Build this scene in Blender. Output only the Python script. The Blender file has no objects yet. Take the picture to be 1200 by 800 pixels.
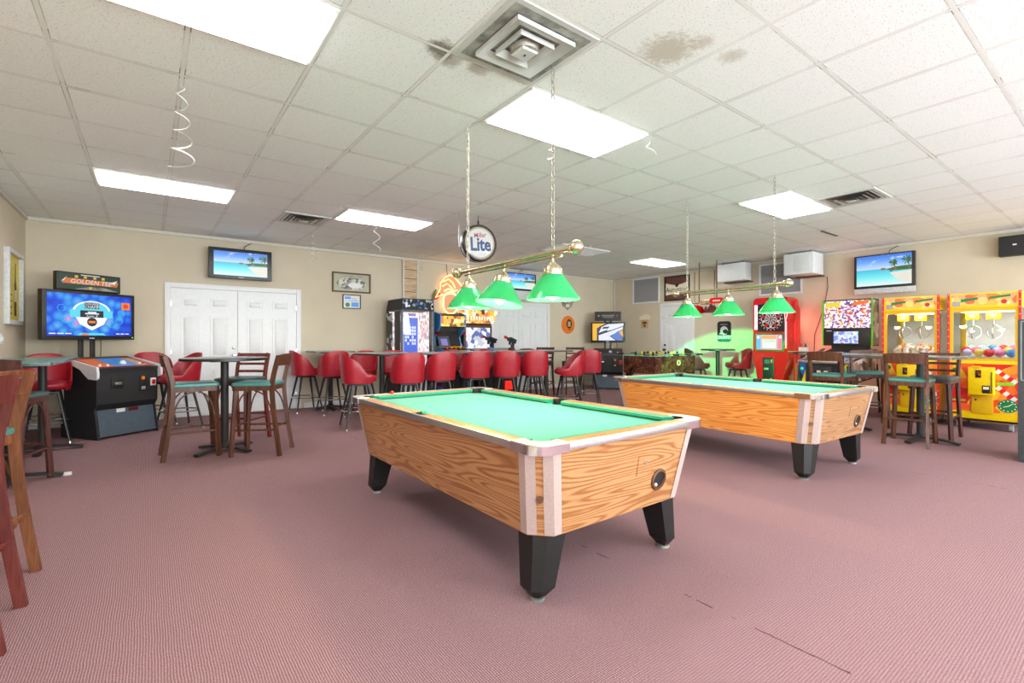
import bpy, bmesh, math, random
from mathutils import Vector, Matrix
PI = math.pi
random.seed(7)
scene = bpy.context.scene
COL = scene.collection

# ------------------------------------------------------------------ camera, world, exposure
CAMZ = 1.2
cd = bpy.data.cameras.new('camera')
cam = bpy.data.objects.new('camera', cd)
COL.objects.link(cam)
cam.location = (0, 0, CAMZ)
cam.rotation_euler = (PI / 2, 0, 0.9278 - PI / 2)
cd.sensor_width = 36.0
cd.lens = 36.0 * 567.5 / 1200.0
cd.shift_y = -1.97 / 1200.0
cd.clip_start = 0.05
scene.camera = cam
vs = scene.view_settings
scene.display_settings.display_device = 'sRGB'
vs.view_transform = 'Standard'
vs.look = 'None'
vs.exposure = 0.1
vs.gamma = 1.0
vs.use_curve_mapping = False
try:
    scene.cycles.use_denoising = True
    scene.cycles.max_bounces = 8
    scene.cycles.diffuse_bounces = 4
    scene.cycles.caustics_reflective = False
    scene.cycles.caustics_refractive = False
    scene.cycles.sample_clamp_indirect = 6.0
except Exception:
    pass
world = bpy.data.worlds.new('world')
scene.world = world
world.use_nodes = True
world.node_tree.nodes['Background'].inputs[0].default_value = (1, 0.97, 0.92, 1)
world.node_tree.nodes['Background'].inputs[1].default_value = 0.05
PANEL = 13.0        # radiance of the fluorescent ceiling panels
BULB = 24.0         # watts of each bulb in the green pool lamps
ZC = 2.852         # ceiling height
XL, XR, YB, YF = -1.32, 10.29, 9.05, -4.2   # left, right, back, front walls
FILL = 350.0        # watts of each fill light at the added openings behind the camera
GX, GY, TS = -0.445, 1.83, 0.6096           # ceiling grid origin and tile size

WINS = [(-0.6, 2.4), (3.0, 6.0), (6.6, 9.6)]   # unseen windows added in the front wall to hold fill lights
WZ0, WZ1 = 0.75, 2.5
for wa, wb in WINS:
    ld = bpy.data.lights.new('window_daylight', 'AREA'); ld.shape = 'RECTANGLE'
    ld.size = wb - wa; ld.size_y = WZ1 - WZ0; ld.energy = FILL; ld.color = (0.84, 0.95, 1.0)
    lo = bpy.data.objects.new('window_daylight', ld); COL.objects.link(lo)
    lo.location = ((wa + wb) / 2, YF - 0.10, (WZ0 + WZ1) / 2); lo.rotation_euler = (PI / 2 + 0.42, 0, 0)  # tilted upward so the added fill brightens the ceiling
SIDE_WIN = (-3.7, -0.9)                         # unseen opening added in the left wall for one more fill light
ld = bpy.data.lights.new('window_daylight', 'AREA'); ld.shape = 'RECTANGLE'
ld.size = SIDE_WIN[1] - SIDE_WIN[0]; ld.size_y = WZ1 - WZ0; ld.energy = FILL * 0.62; ld.color = (0.86, 0.95, 1.0)
lo = bpy.data.objects.new('window_daylight', ld); COL.objects.link(lo)
lo.location = (XL - 0.10, sum(SIDE_WIN) / 2, (WZ0 + WZ1) / 2); lo.rotation_euler = (PI / 2 + 0.25, 0, -PI / 2)

# ------------------------------------------------------------------ materials
class NT:
    def __init__(s, name):
        s.m = bpy.data.materials.new(name)
        s.m.use_nodes = True
        s.t = s.m.node_tree
        s.b = s.t.nodes['Principled BSDF']
    def put(s, sock, v):
        if v is None: return
        if hasattr(v, 'is_output'): s.t.links.new(v, sock)
        elif isinstance(v, (tuple, list)) and len(v) == 3 and sock.type == 'RGBA': sock.default_value = (*v, 1)
        else: sock.default_value = v
    def n(s, typ, out=0, props=None, **ins):
        nd = s.t.nodes.new('ShaderNode' + typ)
        for k, v in (props or {}).items(): setattr(nd, k, v)
        for k, v in ins.items():
            key = int(k[1:]) if k[0] == 'i' and k[1:].isdigit() else k.replace('_', ' ')
            s.put(nd.inputs[key], v)
        return nd.outputs[out]
    def math(s, op, a, b=0.0, c=0.0):
        return s.n('Math', props={'operation': op}, i0=a, i1=b, i2=c)
    def coord(s, which='Object'):
        nd = s.t.nodes.new('ShaderNodeTexCoord')
        return nd.outputs[which]
    def xyz(s, vec):
        nd = s.t.nodes.new('ShaderNodeSeparateXYZ')
        s.t.links.new(vec, nd.inputs[0])
        return nd.outputs
    def mix(s, f, a, b, mode='MIX'):
        nd = s.t.nodes.new('ShaderNodeMix')
        nd.data_type = 'RGBA'; nd.blend_type = mode
        s.put(nd.inputs[0], f); s.put(nd.inputs[6], a); s.put(nd.inputs[7], b)
        return nd.outputs[2]
    def ramp(s, f, stops, interp='LINEAR'):
        nd = s.t.nodes.new('ShaderNodeValToRGB')
        cr = nd.color_ramp; cr.interpolation = interp
        while len(cr.elements) < len(stops): cr.elements.new(0.5)
        for e, (p, c) in zip(cr.elements, stops):
            e.position = p; e.color = (*c, 1)
        s.put(nd.inputs[0], f)
        return nd.outputs[0]
    def mapping(s, vec, scale=(1, 1, 1), loc=(0, 0, 0), rot=(0, 0, 0)):
        return s.n('Mapping', Vector=vec, Scale=scale, Location=loc, Rotation=rot)
    def noise(s, vec, scale, detail=3.0, rough=0.55, dist=0.0, out=0):
        return s.n('TexNoise', out=out, Vector=vec, Scale=scale, Detail=detail, Roughness=rough, Distortion=dist)
    def bump(s, h, strength=0.3, dist=0.01):
        o = s.n('Bump', Height=h, Strength=strength, Distance=dist)
        s.put(s.b.inputs['Normal'], o)
    def set(s, **k):
        for a, v in k.items(): s.put(s.b.inputs[a.replace('_', ' ')], v)
        return s.m

def srgb(r, g, b):
    f = lambda c: c / 12.92 if c <= 0.04045 else ((c + 0.055) / 1.055) ** 2.4
    return (f(r / 255), f(g / 255), f(b / 255))

def pm(name, col, rough=0.5, metal=0.0, var=0.12, scale=30.0, bump=0.0, spec=None, coat=0.0, emit=None, es=0.0):
    """plain procedural material: colour with a little noise variation"""
    t = NT(name)
    nz = t.noise(t.coord(), scale, 3)
    lo = tuple(c * (1 - var) for c in col); hi = tuple(min(1, c * (1 + var)) for c in col)
    t.set(Base_Color=t.ramp(nz, [(0.3, lo), (0.7, hi)]), Roughness=rough, Metallic=metal)
    if spec is not None: t.set(Specular_IOR_Level=spec)
    if coat: t.set(Coat_Weight=coat)
    if bump: t.bump(nz, bump, 0.004)
    if emit: t.set(Emission_Color=emit, Emission_Strength=es)
    return t.m

def em(name, col, strength=1.0):
    """surface that gives off light of its own (screens, tubes, backlit panels)"""
    t = NT(name)
    nz = t.noise(t.coord(), 9.0, 2)
    lo = tuple(c * 0.93 for c in col)
    c = t.ramp(nz, [(0.3, lo), (0.7, col)])
    return t.set(Base_Color=(0.02, 0.02, 0.02), Roughness=0.35, Emission_Color=c, Emission_Strength=strength)

def confetti(name, stops, scale=40.0, emis=0.0, stretch=(1, 1, 1), rough=0.4):
    """busy printed artwork: random cells of a palette"""
    t = NT(name)
    v = t.mapping(t.coord(), scale=stretch)
    wob = t.n('VectorMath', props={'operation': 'ADD'}, i0=v, i1=t.n('VectorMath', props={'operation': 'SCALE'}, i0=t.noise(v, scale * 0.4, 2, out=1), Scale=0.03))
    c = t.n('TexVoronoi', out=1, Vector=wob, Scale=scale)
    f = t.xyz(c)[0]
    col = t.ramp(f, [((i + 0.0) / len(stops), s) for i, s in enumerate(stops)], 'CONSTANT')
    if emis: return t.set(Base_Color=(0.02, 0.02, 0.02), Roughness=rough, Emission_Color=col, Emission_Strength=emis)
    return t.set(Base_Color=col, Roughness=rough)

M = {}
M['black'] = pm('black_paint', (0.012, 0.012, 0.013), 0.45)
M['black_plastic'] = pm('black_plastic', (0.018, 0.018, 0.02), 0.35)
M['black_matte'] = pm('black_laminate', (0.017, 0.018, 0.02), 0.6, bump=0.15, scale=200)
M['leg_black'] = pm('leg_black', (0.006, 0.0055, 0.0055), 0.5, var=0.3, scale=90, bump=0.2)
M['slate'] = pm('slate_blue_laminate', srgb(74, 88, 102), 0.4)
M['darkslate'] = pm('dark_slate', srgb(62, 68, 74), 0.5)
M['white'] = pm('white_paint', (0.78, 0.79, 0.80), 0.35, var=0.03)
M['offwhite'] = pm('offwhite_trim', (0.66, 0.61, 0.53), 0.5, var=0.05)
M['grey'] = pm('grey_plastic', (0.35, 0.35, 0.36), 0.4)
M['silver'] = pm('silver_plastic', (0.62, 0.62, 0.64), 0.35)
M['steel'] = pm('brushed_steel', (0.62, 0.62, 0.63), 0.28, 1.0, var=0.08)
M['alu'] = pm('aluminium_trim', (0.58, 0.575, 0.57), 0.36, 1.0, var=0.06, scale=60)
M['chrome'] = pm('chrome', (0.82, 0.82, 0.82), 0.12, 1.0, var=0.03)
M['capmetal'] = pm('cast_metal', (0.80, 0.76, 0.71), 0.34, 0.85, var=0.05)
M['pinkmetal'] = pm('corner_strip_metal', srgb(190, 168, 160), 0.5, 0.25, var=0.06, scale=80)
M['brass'] = pm('polished_brass', srgb(226, 214, 180), 0.22, 1.0, var=0.06)
M['brasschain'] = pm('pale_chain', srgb(176, 170, 154), 0.4, 0.7)
M['cordwhite'] = pm('pale_cord', srgb(214, 206, 186), 0.5)
M['teal'] = pm('teal_vinyl', srgb(66, 134, 130), 0.35, var=0.08)
M['darkteal'] = pm('dark_teal_vinyl', srgb(62, 92, 90), 0.35)
M['red'] = pm('red_vinyl', srgb(162, 24, 40), 0.36, var=0.14, scale=14, bump=0.03)
M['redb'] = pm('maroon_vinyl', srgb(92, 34, 34), 0.32, var=0.1)
M['redgloss'] = pm('glossy_red', srgb(226, 20, 26), 0.25, var=0.05, coat=0.4)
M['redpaint'] = pm('red_paint', srgb(214, 28, 30), 0.4, var=0.05)
M['yellow'] = pm('yellow_paint', srgb(250, 208, 0), 0.35, var=0.05)
M['yellowd'] = pm('amber_yellow_paint', srgb(226, 178, 8), 0.4, var=0.05)
M['green'] = pm('green_print', srgb(18, 130, 60), 0.4)
M['lime'] = pm('lime_paint', srgb(120, 214, 40), 0.4)
M['blue'] = pm('blue_print', srgb(70, 150, 232), 0.35)
M['orange'] = pm('orange_print', srgb(232, 120, 30), 0.4)
M['tan'] = pm('tan_print', srgb(200, 168, 120), 0.5)
M['brown'] = pm('brown_print', srgb(92, 58, 34), 0.5)
M['cream'] = pm('cream_print', srgb(236, 226, 200), 0.5)
M['paper'] = pm('white_paper', (0.8, 0.8, 0.78), 0.6, var=0.03)
M['mulch'] = pm('stained_metal', (0.33, 0.31, 0.27), 0.5, 0.4, var=0.5, scale=9)
M['grime'] = pm('grimy_grey', (0.30, 0.30, 0.27), 0.6, var=0.55, scale=11)
M['tin'] = pm('white_enamel', (0.62, 0.63, 0.60), 0.4, var=0.1, scale=5)
M['greentop'] = pm('green_laminate_top', srgb(84, 158, 148), 0.16, var=0.01)
M['darktop'] = pm('dark_grey_laminate', srgb(92, 92, 92), 0.25, var=0.06)
M['greytop'] = pm('grey_laminate_top', srgb(150, 148, 146), 0.22, var=0.05)
M['ironbase'] = pm('iron_base', (0.02, 0.019, 0.018), 0.5)
M['ducttape'] = pm('white_tape', (0.75, 0.73, 0.72), 0.5)
M['bluechalk'] = pm('red_chalk', srgb(220, 40, 30), 0.7)

def wood(name, c0, c1, c2, scale=1.0, axis=0, rough=0.42):
    """straight grained stained wood"""
    t = NT(name)
    st = [14, 14, 14]; st[axis] = 1.2
    v = t.mapping(t.coord(), scale=tuple(x * scale for x in st))
    nz = t.noise(v, 3.0, 5, 0.6, 0.6)
    t.set(Base_Color=t.ramp(nz, [(0.28, c0), (0.5, c1), (0.72, c2)]), Roughness=rough)
    t.bump(nz, 0.12, 0.003)
    return t.m
M['chairwood'] = wood('stained_chair_wood', srgb(54, 30, 20), srgb(84, 50, 34), srgb(112, 70, 48), axis=2)
M['oakchair'] = wood('amber_chair_wood', srgb(78, 44, 26), srgb(118, 70, 42), srgb(146, 92, 58), axis=2)
M['redwood'] = wood('cherry_chair_wood', srgb(70, 26, 24), srgb(102, 42, 36), srgb(126, 58, 48), axis=2)
M['darkwood'] = wood('dark_chair_wood', srgb(44, 22, 20), srgb(76, 36, 32), srgb(96, 50, 44), axis=2)
M['pilaster'] = wood('pale_panel_wood', srgb(170, 128, 96), srgb(206, 176, 142), srgb(226, 200, 170), axis=0, rough=0.6)

def laminate(name, dark, mid, light, along, across):
    """cathedral grained wood laminate; figure runs along one axis"""
    t = NT(name)
    s = t.xyz(t.coord())
    u, w = s[along], s[across]
    if along == 0 or along == 1:
        pass
    cmb = t.t.nodes.new('ShaderNodeCombineXYZ')
    t.put(cmb.inputs[0], t.math('MULTIPLY', u, 1.0)); t.put(cmb.inputs[1], t.math('MULTIPLY', w, 9.5))
    p = cmb.outputs[0]
    low = t.noise(p, 1.0, 0.6, 0.4, 0.0)
    rings = t.math('SINE', t.math('MULTIPLY', t.math('ADD', low, t.math('MULTIPLY', t.noise(p, 5.0, 2.0), 0.02)), 92.0))
    fib = t.n('CombineXYZ', X=t.math('MULTIPLY', u, 5.0), Y=t.math('MULTIPLY', w, 260.0))
    fine = t.noise(fib, 1.0, 3.0, 0.6)
    r01 = t.math('MULTIPLY_ADD', rings, 0.5, 0.5)
    r01 = t.math('POWER', r01, 3.0)
    dk = tuple(0.42 * a + 0.58 * b for a, b in zip(dark, mid))
    col = t.ramp(r01, [(0.0, light), (0.45, mid), (1.0, dk)])
    col2 = t.mix(t.math('MULTIPLY', t.n('MapRange', Value=fine, i1=0.45, i2=0.72), 0.30), col, dark)
    t.set(Base_Color=col2, Roughness=0.38)
    return t.m
OAKD, OAKM, OAKL = srgb(120, 70, 36), srgb(168, 112, 66), srgb(188, 138, 92)
M['oak_side'] = laminate('oak_laminate_side', OAKD, OAKM, OAKL, 1, 2)
M['oak_end'] = laminate('oak_laminate_end', OAKD, OAKM, OAKL, 0, 2)
M['oak2_side'] = laminate('orange_oak_laminate_side', srgb(176, 96, 34), srgb(220, 138, 58), srgb(236, 164, 84), 1, 2)  # orange of the warm lamplight is painted into this side laminate
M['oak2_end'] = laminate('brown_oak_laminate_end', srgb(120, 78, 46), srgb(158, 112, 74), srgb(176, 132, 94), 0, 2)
M['railwood'] = wood('rail_wood', srgb(180, 114, 56), srgb(200, 138, 74), srgb(212, 156, 92), axis=1, rough=0.35)
t = NT('pool_cloth'); c = t.coord()
M['felt'] = t.set(Base_Color=t.ramp(t.noise(c, 420, 2), [(0.3, srgb(8, 154, 124)), (0.7, srgb(32, 180, 150))]), Roughness=0.9, Sheen_Weight=0.25)
t = NT('cushion_cloth'); c = t.coord()
M['felt2'] = t.set(Base_Color=t.ramp(t.noise(c, 420, 2), [(0.3, srgb(0, 128, 92)), (0.7, srgb(12, 156, 116))]), Roughness=0.9, Sheen_Weight=0.2)

# brown marble laminate of the foosball table
t = NT('brown_marble'); c = t.coord()
v1 = t.noise(c, 5.0, 6, 0.65, 1.2)
vein = t.math('LESS_THAN', t.math('ABSOLUTE', t.math('SUBTRACT', t.noise(c, 3.2, 5, 0.6, 1.5), 0.5)), 0.012)
M['marble'] = t.set(Base_Color=t.mix(t.math('MULTIPLY', vein, 0.22), t.ramp(v1, [(0.3, srgb(44, 22, 16)), (0.55, srgb(84, 46, 32)), (0.8, srgb(128, 78, 54))]), srgb(190, 150, 120)), Roughness=0.25)

# green glass of the pool lamps
t = NT('green_lamp_glass')
tr = t.n('BsdfTranslucent', Color=(0.08, 0.60, 0.25, 1))
df = t.n('BsdfDiffuse', Color=(0.08, 0.60, 0.28, 1))
gl = t.n('BsdfGlossy', Color=(0.9, 1, 0.92, 1), Roughness=0.12)
m1 = t.n('MixShader', i0=0.42, i1=tr, i2=df)
fr = t.n('Fresnel', IOR=1.45)
m2 = t.n('MixShader', i0=fr, i1=m1, i2=gl)
t.t.links.new(m2, t.t.nodes['Material Output'].inputs[0])
M['greenglass'] = t.m
t = NT('red_lamp_glass')
tr = t.n('BsdfTranslucent', Color=(0.9, 0.03, 0.03, 1)); df = t.n('BsdfDiffuse', Color=(0.6, 0.02, 0.02, 1))
m1 = t.n('MixShader', i0=0.5, i1=tr, i2=df)
t.t.links.new(m1, t.t.nodes['Material Output'].inputs[0])
M['redglass'] = t.m
# clear pane
t = NT('clear_glass_pane')
tp = t.n('BsdfTransparent', Color=(0.97, 0.98, 0.98, 1)); gl = t.n('BsdfGlossy', Color=(1, 1, 1, 1), Roughness=0.02)
fr = t.n('Fresnel', IOR=1.45)
m1 = t.n('MixShader', i0=t.math('MULTIPLY', fr, 0.9), i1=tp, i2=gl)
t.t.links.new(m1, t.t.nodes['Material Output'].inputs[0])
M['pane'] = t.m
# acrylic prismatic diffuser of the ceiling panels
t = NT('prismatic_diffuser')
s = t.xyz(t.coord())
gx = t.math('SINE', t.math('MULTIPLY', s[0], 2 * PI / 0.016)); gy = t.math('SINE', t.math('MULTIPLY', s[1], 2 * PI / 0.016))
pat = t.math('MULTIPLY_ADD', t.math('MULTIPLY', gx, gy), 0.14, 1.0)
M['diffuser'] = t.set(Base_Color=(0.8, 0.8, 0.8), Roughness=0.4, Emission_Color=(1.0, 0.985, 0.955), Emission_Strength=t.math('MULTIPLY', pat, PANEL))
M['dimdiffuser'] = em('dim_diffuser', (0.9, 0.9, 0.88), 0.35)
M['bulb'] = em('warm_bulb', (1.0, 0.80, 0.50), 14.0)
M['tube'] = em('white_tube', (0.95, 0.97, 1.0), 40.0)

# setting surfaces
t = NT('beige_wall_paint'); c = t.coord()
M['wall'] = t.set(Base_Color=t.ramp(t.noise(c, 1.3, 4), [(0.3, srgb(206, 193, 170)), (0.7, srgb(216, 203, 181))]), Roughness=0.85)
t.bump(t.noise(c, 240, 2), 0.12, 0.003)
t = NT('rose_carpet'); c = t.coord(); s = t.xyz(c)
# rows of small loops, slightly wandering, with seams where the widths of carpet meet
wv = t.math('MULTIPLY', t.math('SUBTRACT', t.noise(c, 6.0, 2), 0.5), 0.012)
rows = t.math('SINE', t.math('MULTIPLY', t.math('ADD', s[0], wv), 2 * PI / 0.0092))
loops = t.math('SINE', t.math('MULTIPLY', s[1], 2 * PI / 0.0105))
loop = t.math('MULTIPLY', t.math('MULTIPLY_ADD', rows, 0.5, 0.5), t.math('MULTIPLY_ADD', loops, 0.32, 0.68))
fl = t.noise(c, 150, 3, 0.7)
h = t.math('MULTIPLY', t.math('ADD', t.math('MULTIPLY', loop, 0.46), t.math('MULTIPLY', fl, 0.79)), 0.85)
big = t.noise(c, 0.8, 3)
colc = t.ramp(h, [(0.18, srgb(92, 64, 70)), (0.5, srgb(146, 112, 116)), (0.82, srgb(202, 172, 172))])
colc = t.mix(t.math('MULTIPLY', t.n('MapRange', Value=big, i1=0.35, i2=0.75), 0.16), colc, srgb(140, 104, 106))
rag = t.math('MULTIPLY', t.math('SUBTRACT', t.noise(c, 30, 3), 0.5), 0.02)
def seam(x):
    return t.math('LESS_THAN', t.math('ABSOLUTE', t.math('SUBTRACT', t.math('ADD', s[0], rag), x)), t.math('MULTIPLY', t.math('GREATER_THAN', t.noise(c, 4.2, 2), 0.52), 0.0035))
sm = t.math('MAXIMUM', seam(2.02), seam(5.53))
M['carpet'] = t.set(Base_Color=t.mix(t.math('MULTIPLY', sm, 0.8), colc, srgb(60, 34, 34)), Roughness=0.95, Specular_IOR_Level=0.1)
t.bump(h, 0.5, 0.006)

t = NT('acoustic_tile'); c = t.coord(); s = t.xyz(c)
u = t.math('DIVIDE', t.math('SUBTRACT', s[0], GX), TS); w = t.math('DIVIDE', t.math('SUBTRACT', s[1], GY), TS)
cell = t.n('CombineXYZ', X=t.math('FLOOR', u), Y=t.math('FLOOR', w))
rnd = t.n('TexWhiteNoise', Vector=cell)
fu = t.math('FRACT', u); fw = t.math('FRACT', w)
du = t.math('MINIMUM', fu, t.math('SUBTRACT', 1.0, fu)); dw = t.math('MINIMUM', fw, t.math('SUBTRACT', 1.0, fw))
spk = t.n('MapRange', Value=t.noise(t.mapping(c, scale=(1, 1.7, 1)), 75, 3, 0.6), i1=0.57, i2=0.68)
base = t.mix(rnd, srgb(245, 246, 243), srgb(250, 251, 249))
base = t.mix(t.math('MULTIPLY', spk, 0.55), base, srgb(150, 146, 136))
# grime along the tile edges where they meet the grid, strongest near the corners
edge = t.math('LESS_THAN', t.math('MINIMUM', du, dw), t.math('MULTIPLY', t.noise(c, 5, 3), 0.045))
crn = t.math('LESS_THAN', t.math('ADD', du, dw), t.math('MULTIPLY', t.n('MapRange', Value=t.noise(c, 3.3, 2), i1=0.36, i2=0.66), 0.26))
base = t.mix(t.math('MULTIPLY', t.math('MULTIPLY', edge, crn), 0.75), base, srgb(70, 62, 50))
mn = t.math('MINIMUM', du, dw)
bar_shade = t.math('MULTIPLY', t.math('GREATER_THAN', mn, 0.017), t.math('LESS_THAN', mn, 0.027))
base = t.mix(t.math('MULTIPLY', bar_shade, t.math('MULTIPLY', t.n('MapRange', Value=t.noise(c, 2.2, 3), i1=0.3, i2=0.7), 0.6)), base, srgb(120, 112, 100))  # thin shade line along each grid bar, painted into the tile colour
def blot(x, y, r, colr, k, sc=14.0):
    global base
    d = t.math('SQRT', t.math('ADD', t.math('POWER', t.math('SUBTRACT', s[0], x), 2.0), t.math('POWER', t.math('SUBTRACT', s[1], y), 2.0)))
    nn = t.math('MULTIPLY', t.noise(c, sc, 5, 0.7), r * 2.0)
    f = t.n('MapRange', Value=t.math('SUBTRACT', nn, d), i1=-0.02, i2=r * 0.5)
    base = t.mix(t.math('MULTIPLY', f, k), base, colr)
blot(1.33, 2.45, 0.09, srgb(96, 76, 50), 0.8, 24)
blot(1.42, 2.52, 0.07, srgb(120, 100, 70), 0.5)
blot(1.60, 2.49, 0.07, srgb(120, 100, 70), 0.5)
blot(2.37, 1.68, 0.17, srgb(176, 160, 132), 0.62, 34)
blot(2.46, 1.52, 0.06, srgb(190, 178, 158), 0.55, 34)
blot(2.72, 1.49, 0.07, srgb(190, 178, 158), 0.55, 34)
M['tile'] = t.set(Base_Color=base, Roughness=0.9, Specular_IOR_Level=0.1)
t.bump(spk, 0.4, -0.004)
M['grid'] = pm('grid_enamel', srgb(236, 235, 230), 0.5, var=0.05, scale=4)

# ------------------------------------------------------------------ mesh builder
class MB:
    def __init__(s): s.v = []; s.f = []; s.mi = []; s.sm = []; s.mats = []; s.X = Matrix()
    def mid(s, m):
        m = M[m] if isinstance(m, str) else m
        if m not in s.mats: s.mats.append(m)
        return s.mats.index(m)
    def add(s, vs, fs, m, smooth=False):
        o = len(s.v); k = s.mid(m)
        s.v += [tuple(s.X @ Vector(p)) for p in vs]
        for f in fs: s.f.append([i + o for i in f]); s.mi.append(k); s.sm.append(smooth)
        return s
    def box(s, x0, x1, y0, y1, z0, z1, m, bev=0.0):
        if bev:
            b = bmesh.new(); bmesh.ops.create_cube(b, size=1.0)
            for v in b.verts: v.co = Vector(((x0 + x1) / 2 + v.co.x * (x1 - x0), (y0 + y1) / 2 + v.co.y * (y1 - y0), (z0 + z1) / 2 + v.co.z * (z1 - z0)))
            bmesh.ops.bevel(b, geom=b.edges[:], offset=bev, segments=2, affect='EDGES', profile=0.6)
            return s.bm(b, m, True)
        vs = [(x, y, z) for x in (x0, x1) for y in (y0, y1) for z in (z0, z1)]
        return s.add(vs, [(0, 1, 3, 2), (4, 6, 7, 5), (0, 4, 5, 1), (2, 3, 7, 6), (0, 2, 6, 4), (1, 5, 7, 3)], m)
    def bm(s, b, m, smooth=True):
        b.verts.index_update()
        s.add([v.co[:] for v in b.verts], [[v.index for v in f.verts] for f in b.faces], m, smooth)
        b.free(); return s
    def hexa(s, bot, top, m):
        """any 4-sided (or n-sided) frustum from two rings of points"""
        n = len(bot)
        fs = [tuple(range(n))[::-1], tuple(range(n, 2 * n))] + [(i, (i + 1) % n, n + (i + 1) % n, n + i) for i in range(n)]
        return s.add(list(bot) + list(top), fs, m)
    def cyl(s, p0, p1, r0, m, r1=None, n=14, smooth=True):
        r1 = r0 if r1 is None else r1
        p0, p1 = Vector(p0), Vector(p1); d = (p1 - p0).normalized()
        a = d.orthogonal().normalized(); b = d.cross(a)
        vs = [p + (a * math.cos(2 * PI * i / n) + b * math.sin(2 * PI * i / n)) * r for p, r in ((p0, r0), (p1, r1)) for i in range(n)]
        s.add(vs, [(i, (i + 1) % n, n + (i + 1) % n, n + i) for i in range(n)], m, smooth)
        s.add(vs[:n], [tuple(range(n))[::-1]], m); s.add(vs[n:], [tuple(range(n))], m)
        return s
    def tube(s, pts, r, m, n=8, closed=False, flat=None):
        """round (or flat = (a, b) half sizes) bar along a path"""
        P = [Vector(p) for p in pts]; N = len(P)
        R = r if isinstance(r, (list, tuple)) else [r] * N
        vs = []; prev = None
        for i, p in enumerate(P):
            if closed: d = (P[(i + 1) % N] - P[i - 1]).normalized()
            else: d = (P[min(i + 1, N - 1)] - P[max(i - 1, 0)]).normalized()
            if prev is None:
                a = (Vector((0, 0, 1)).cross(d))
                a = a.normalized() if a.length > 0.05 else d.orthogonal().normalized()
            else:
                a = (prev - d * prev.dot(d)).normalized()
            prev = a; b = d.cross(a)
            for k in range(n):
                t_ = 2 * PI * (k + 0.5) / n
                ca, sa = math.cos(t_), math.sin(t_)
                if flat:
                    g = max(abs(ca), abs(sa)); vs.append(p + a * (ca / g * flat[0]) + b * (sa / g * flat[1]))
                else: vs.append(p + (a * ca + b * sa) * R[i])
        fs = []
        for i in range(N if closed else N - 1):
            j = (i + 1) % N
            fs += [(i * n + k, i * n + (k + 1) % n, j * n + (k + 1) % n, j * n + k) for k in range(n)]
        if not closed: fs += [tuple(range(n))[::-1], tuple((N - 1) * n + k for k in range(n))]
        return s.add(vs, fs, m, True)
    def lathe(s, prof, m, c=(0, 0, 0), n=24, axis='z', close=False):
        vs = []; k = len(prof)
        for i in range(n):
            a = 2 * PI * i / n; ca, sa = math.cos(a), math.sin(a)
            for r, z in prof:
                p = {'z': (r * ca, r * sa, z), 'y': (r * ca, z, r * sa), 'x': (z, r * ca, r * sa)}[axis]
                vs.append((p[0] + c[0], p[1] + c[1], p[2] + c[2]))
        fs = [(i * k + j, ((i + 1) % n) * k + j, ((i + 1) % n) * k + j + 1, i * k + j + 1) for i in range(n) for j in range(k - 1)]
        return s.add(vs, fs, m, True)
    def sph(s, c, r, m, n=14):
        r = r if isinstance(r, (tuple, list)) else (r, r, r)
        b = bmesh.new(); bmesh.ops.create_uvsphere(b, u_segments=n, v_segments=max(6, n // 2 + 2), radius=1.0)
        for v in b.verts: v.co = Vector((c[0] + v.co.x * r[0], c[1] + v.co.y * r[1], c[2] + v.co.z * r[2]))
        return s.bm(b, m)
    def torus(s, c, R, r, m, axis='z', n=24, k=8, sx=1.0):
        pts = []
        for i in range(n):
            a = 2 * PI * i / n; u, v = R * math.cos(a) * sx, R * math.sin(a)
            p = {'z': (u, v, 0), 'y': (u, 0, v), 'x': (0, u, v)}[axis]
            pts.append((p[0] + c[0], p[1] + c[1], p[2] + c[2]))
        return s.tube(pts, r, m, k, closed=True)
    def prism(s, poly, axis, lo, hi, m):
        """extrude a 2-D outline; axis z: (x,y), y: (x,z), x: (y,z)"""
        def P(u, v, w): return {'z': (u, v, w), 'y': (u, w, v), 'x': (w, u, v)}[axis]
        n = len(poly)
        vs = [P(u, v, lo) for u, v in poly] + [P(u, v, hi) for u, v in poly]
        return s.add(vs, [tuple(range(n))[::-1], tuple(range(n, 2 * n))] + [(i, (i + 1) % n, n + (i + 1) % n, n + i) for i in range(n)], m)
    def flat(s, poly, y, m):
        """flat shape in the local x-z plane facing -y (printed artwork)"""
        return s.add([(u, y, v) for u, v in poly], [tuple(range(len(poly)))], m)
    def rect(s, x0, x1, z0, z1, y, m): return s.flat([(x0, z0), (x1, z0), (x1, z1), (x0, z1)], y, m)
    def disc(s, cx, cz, r, y, m, n=28, rz=None):
        rz = rz or r
        return s.flat([(cx + r * math.cos(2 * PI * i / n), cz + rz * math.sin(2 * PI * i / n)) for i in range(n)], y, m)
    def text(s, body, x, z, size, y, m, sx=1.0, rot=0.0, shear=0.0, bold=0.0):
        cu = bpy.data.curves.new('lettering', 'FONT'); cu.body = body; cu.size = size
        cu.align_x = 'CENTER'; cu.align_y = 'CENTER'; cu.shear = shear; cu.extrude = 0.0; cu.resolution_u = 2; cu.offset = bold
        o = bpy.data.objects.new('lettering', cu); COL.objects.link(o)
        bpy.context.view_layer.update()
        me = bpy.data.meshes.new_from_object(o)
        ca, sa = math.cos(rot), math.sin(rot)
        vs = [(x + (v.co.x * sx) * ca - v.co.y * sa, y, z + (v.co.x * sx) * sa + v.co.y * ca) for v in me.vertices]
        s.add(vs, [list(p.vertices) for p in me.polygons], m)
        bpy.data.objects.remove(o); bpy.data.curves.remove(cu); bpy.data.meshes.remove(me)
        return s
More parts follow.
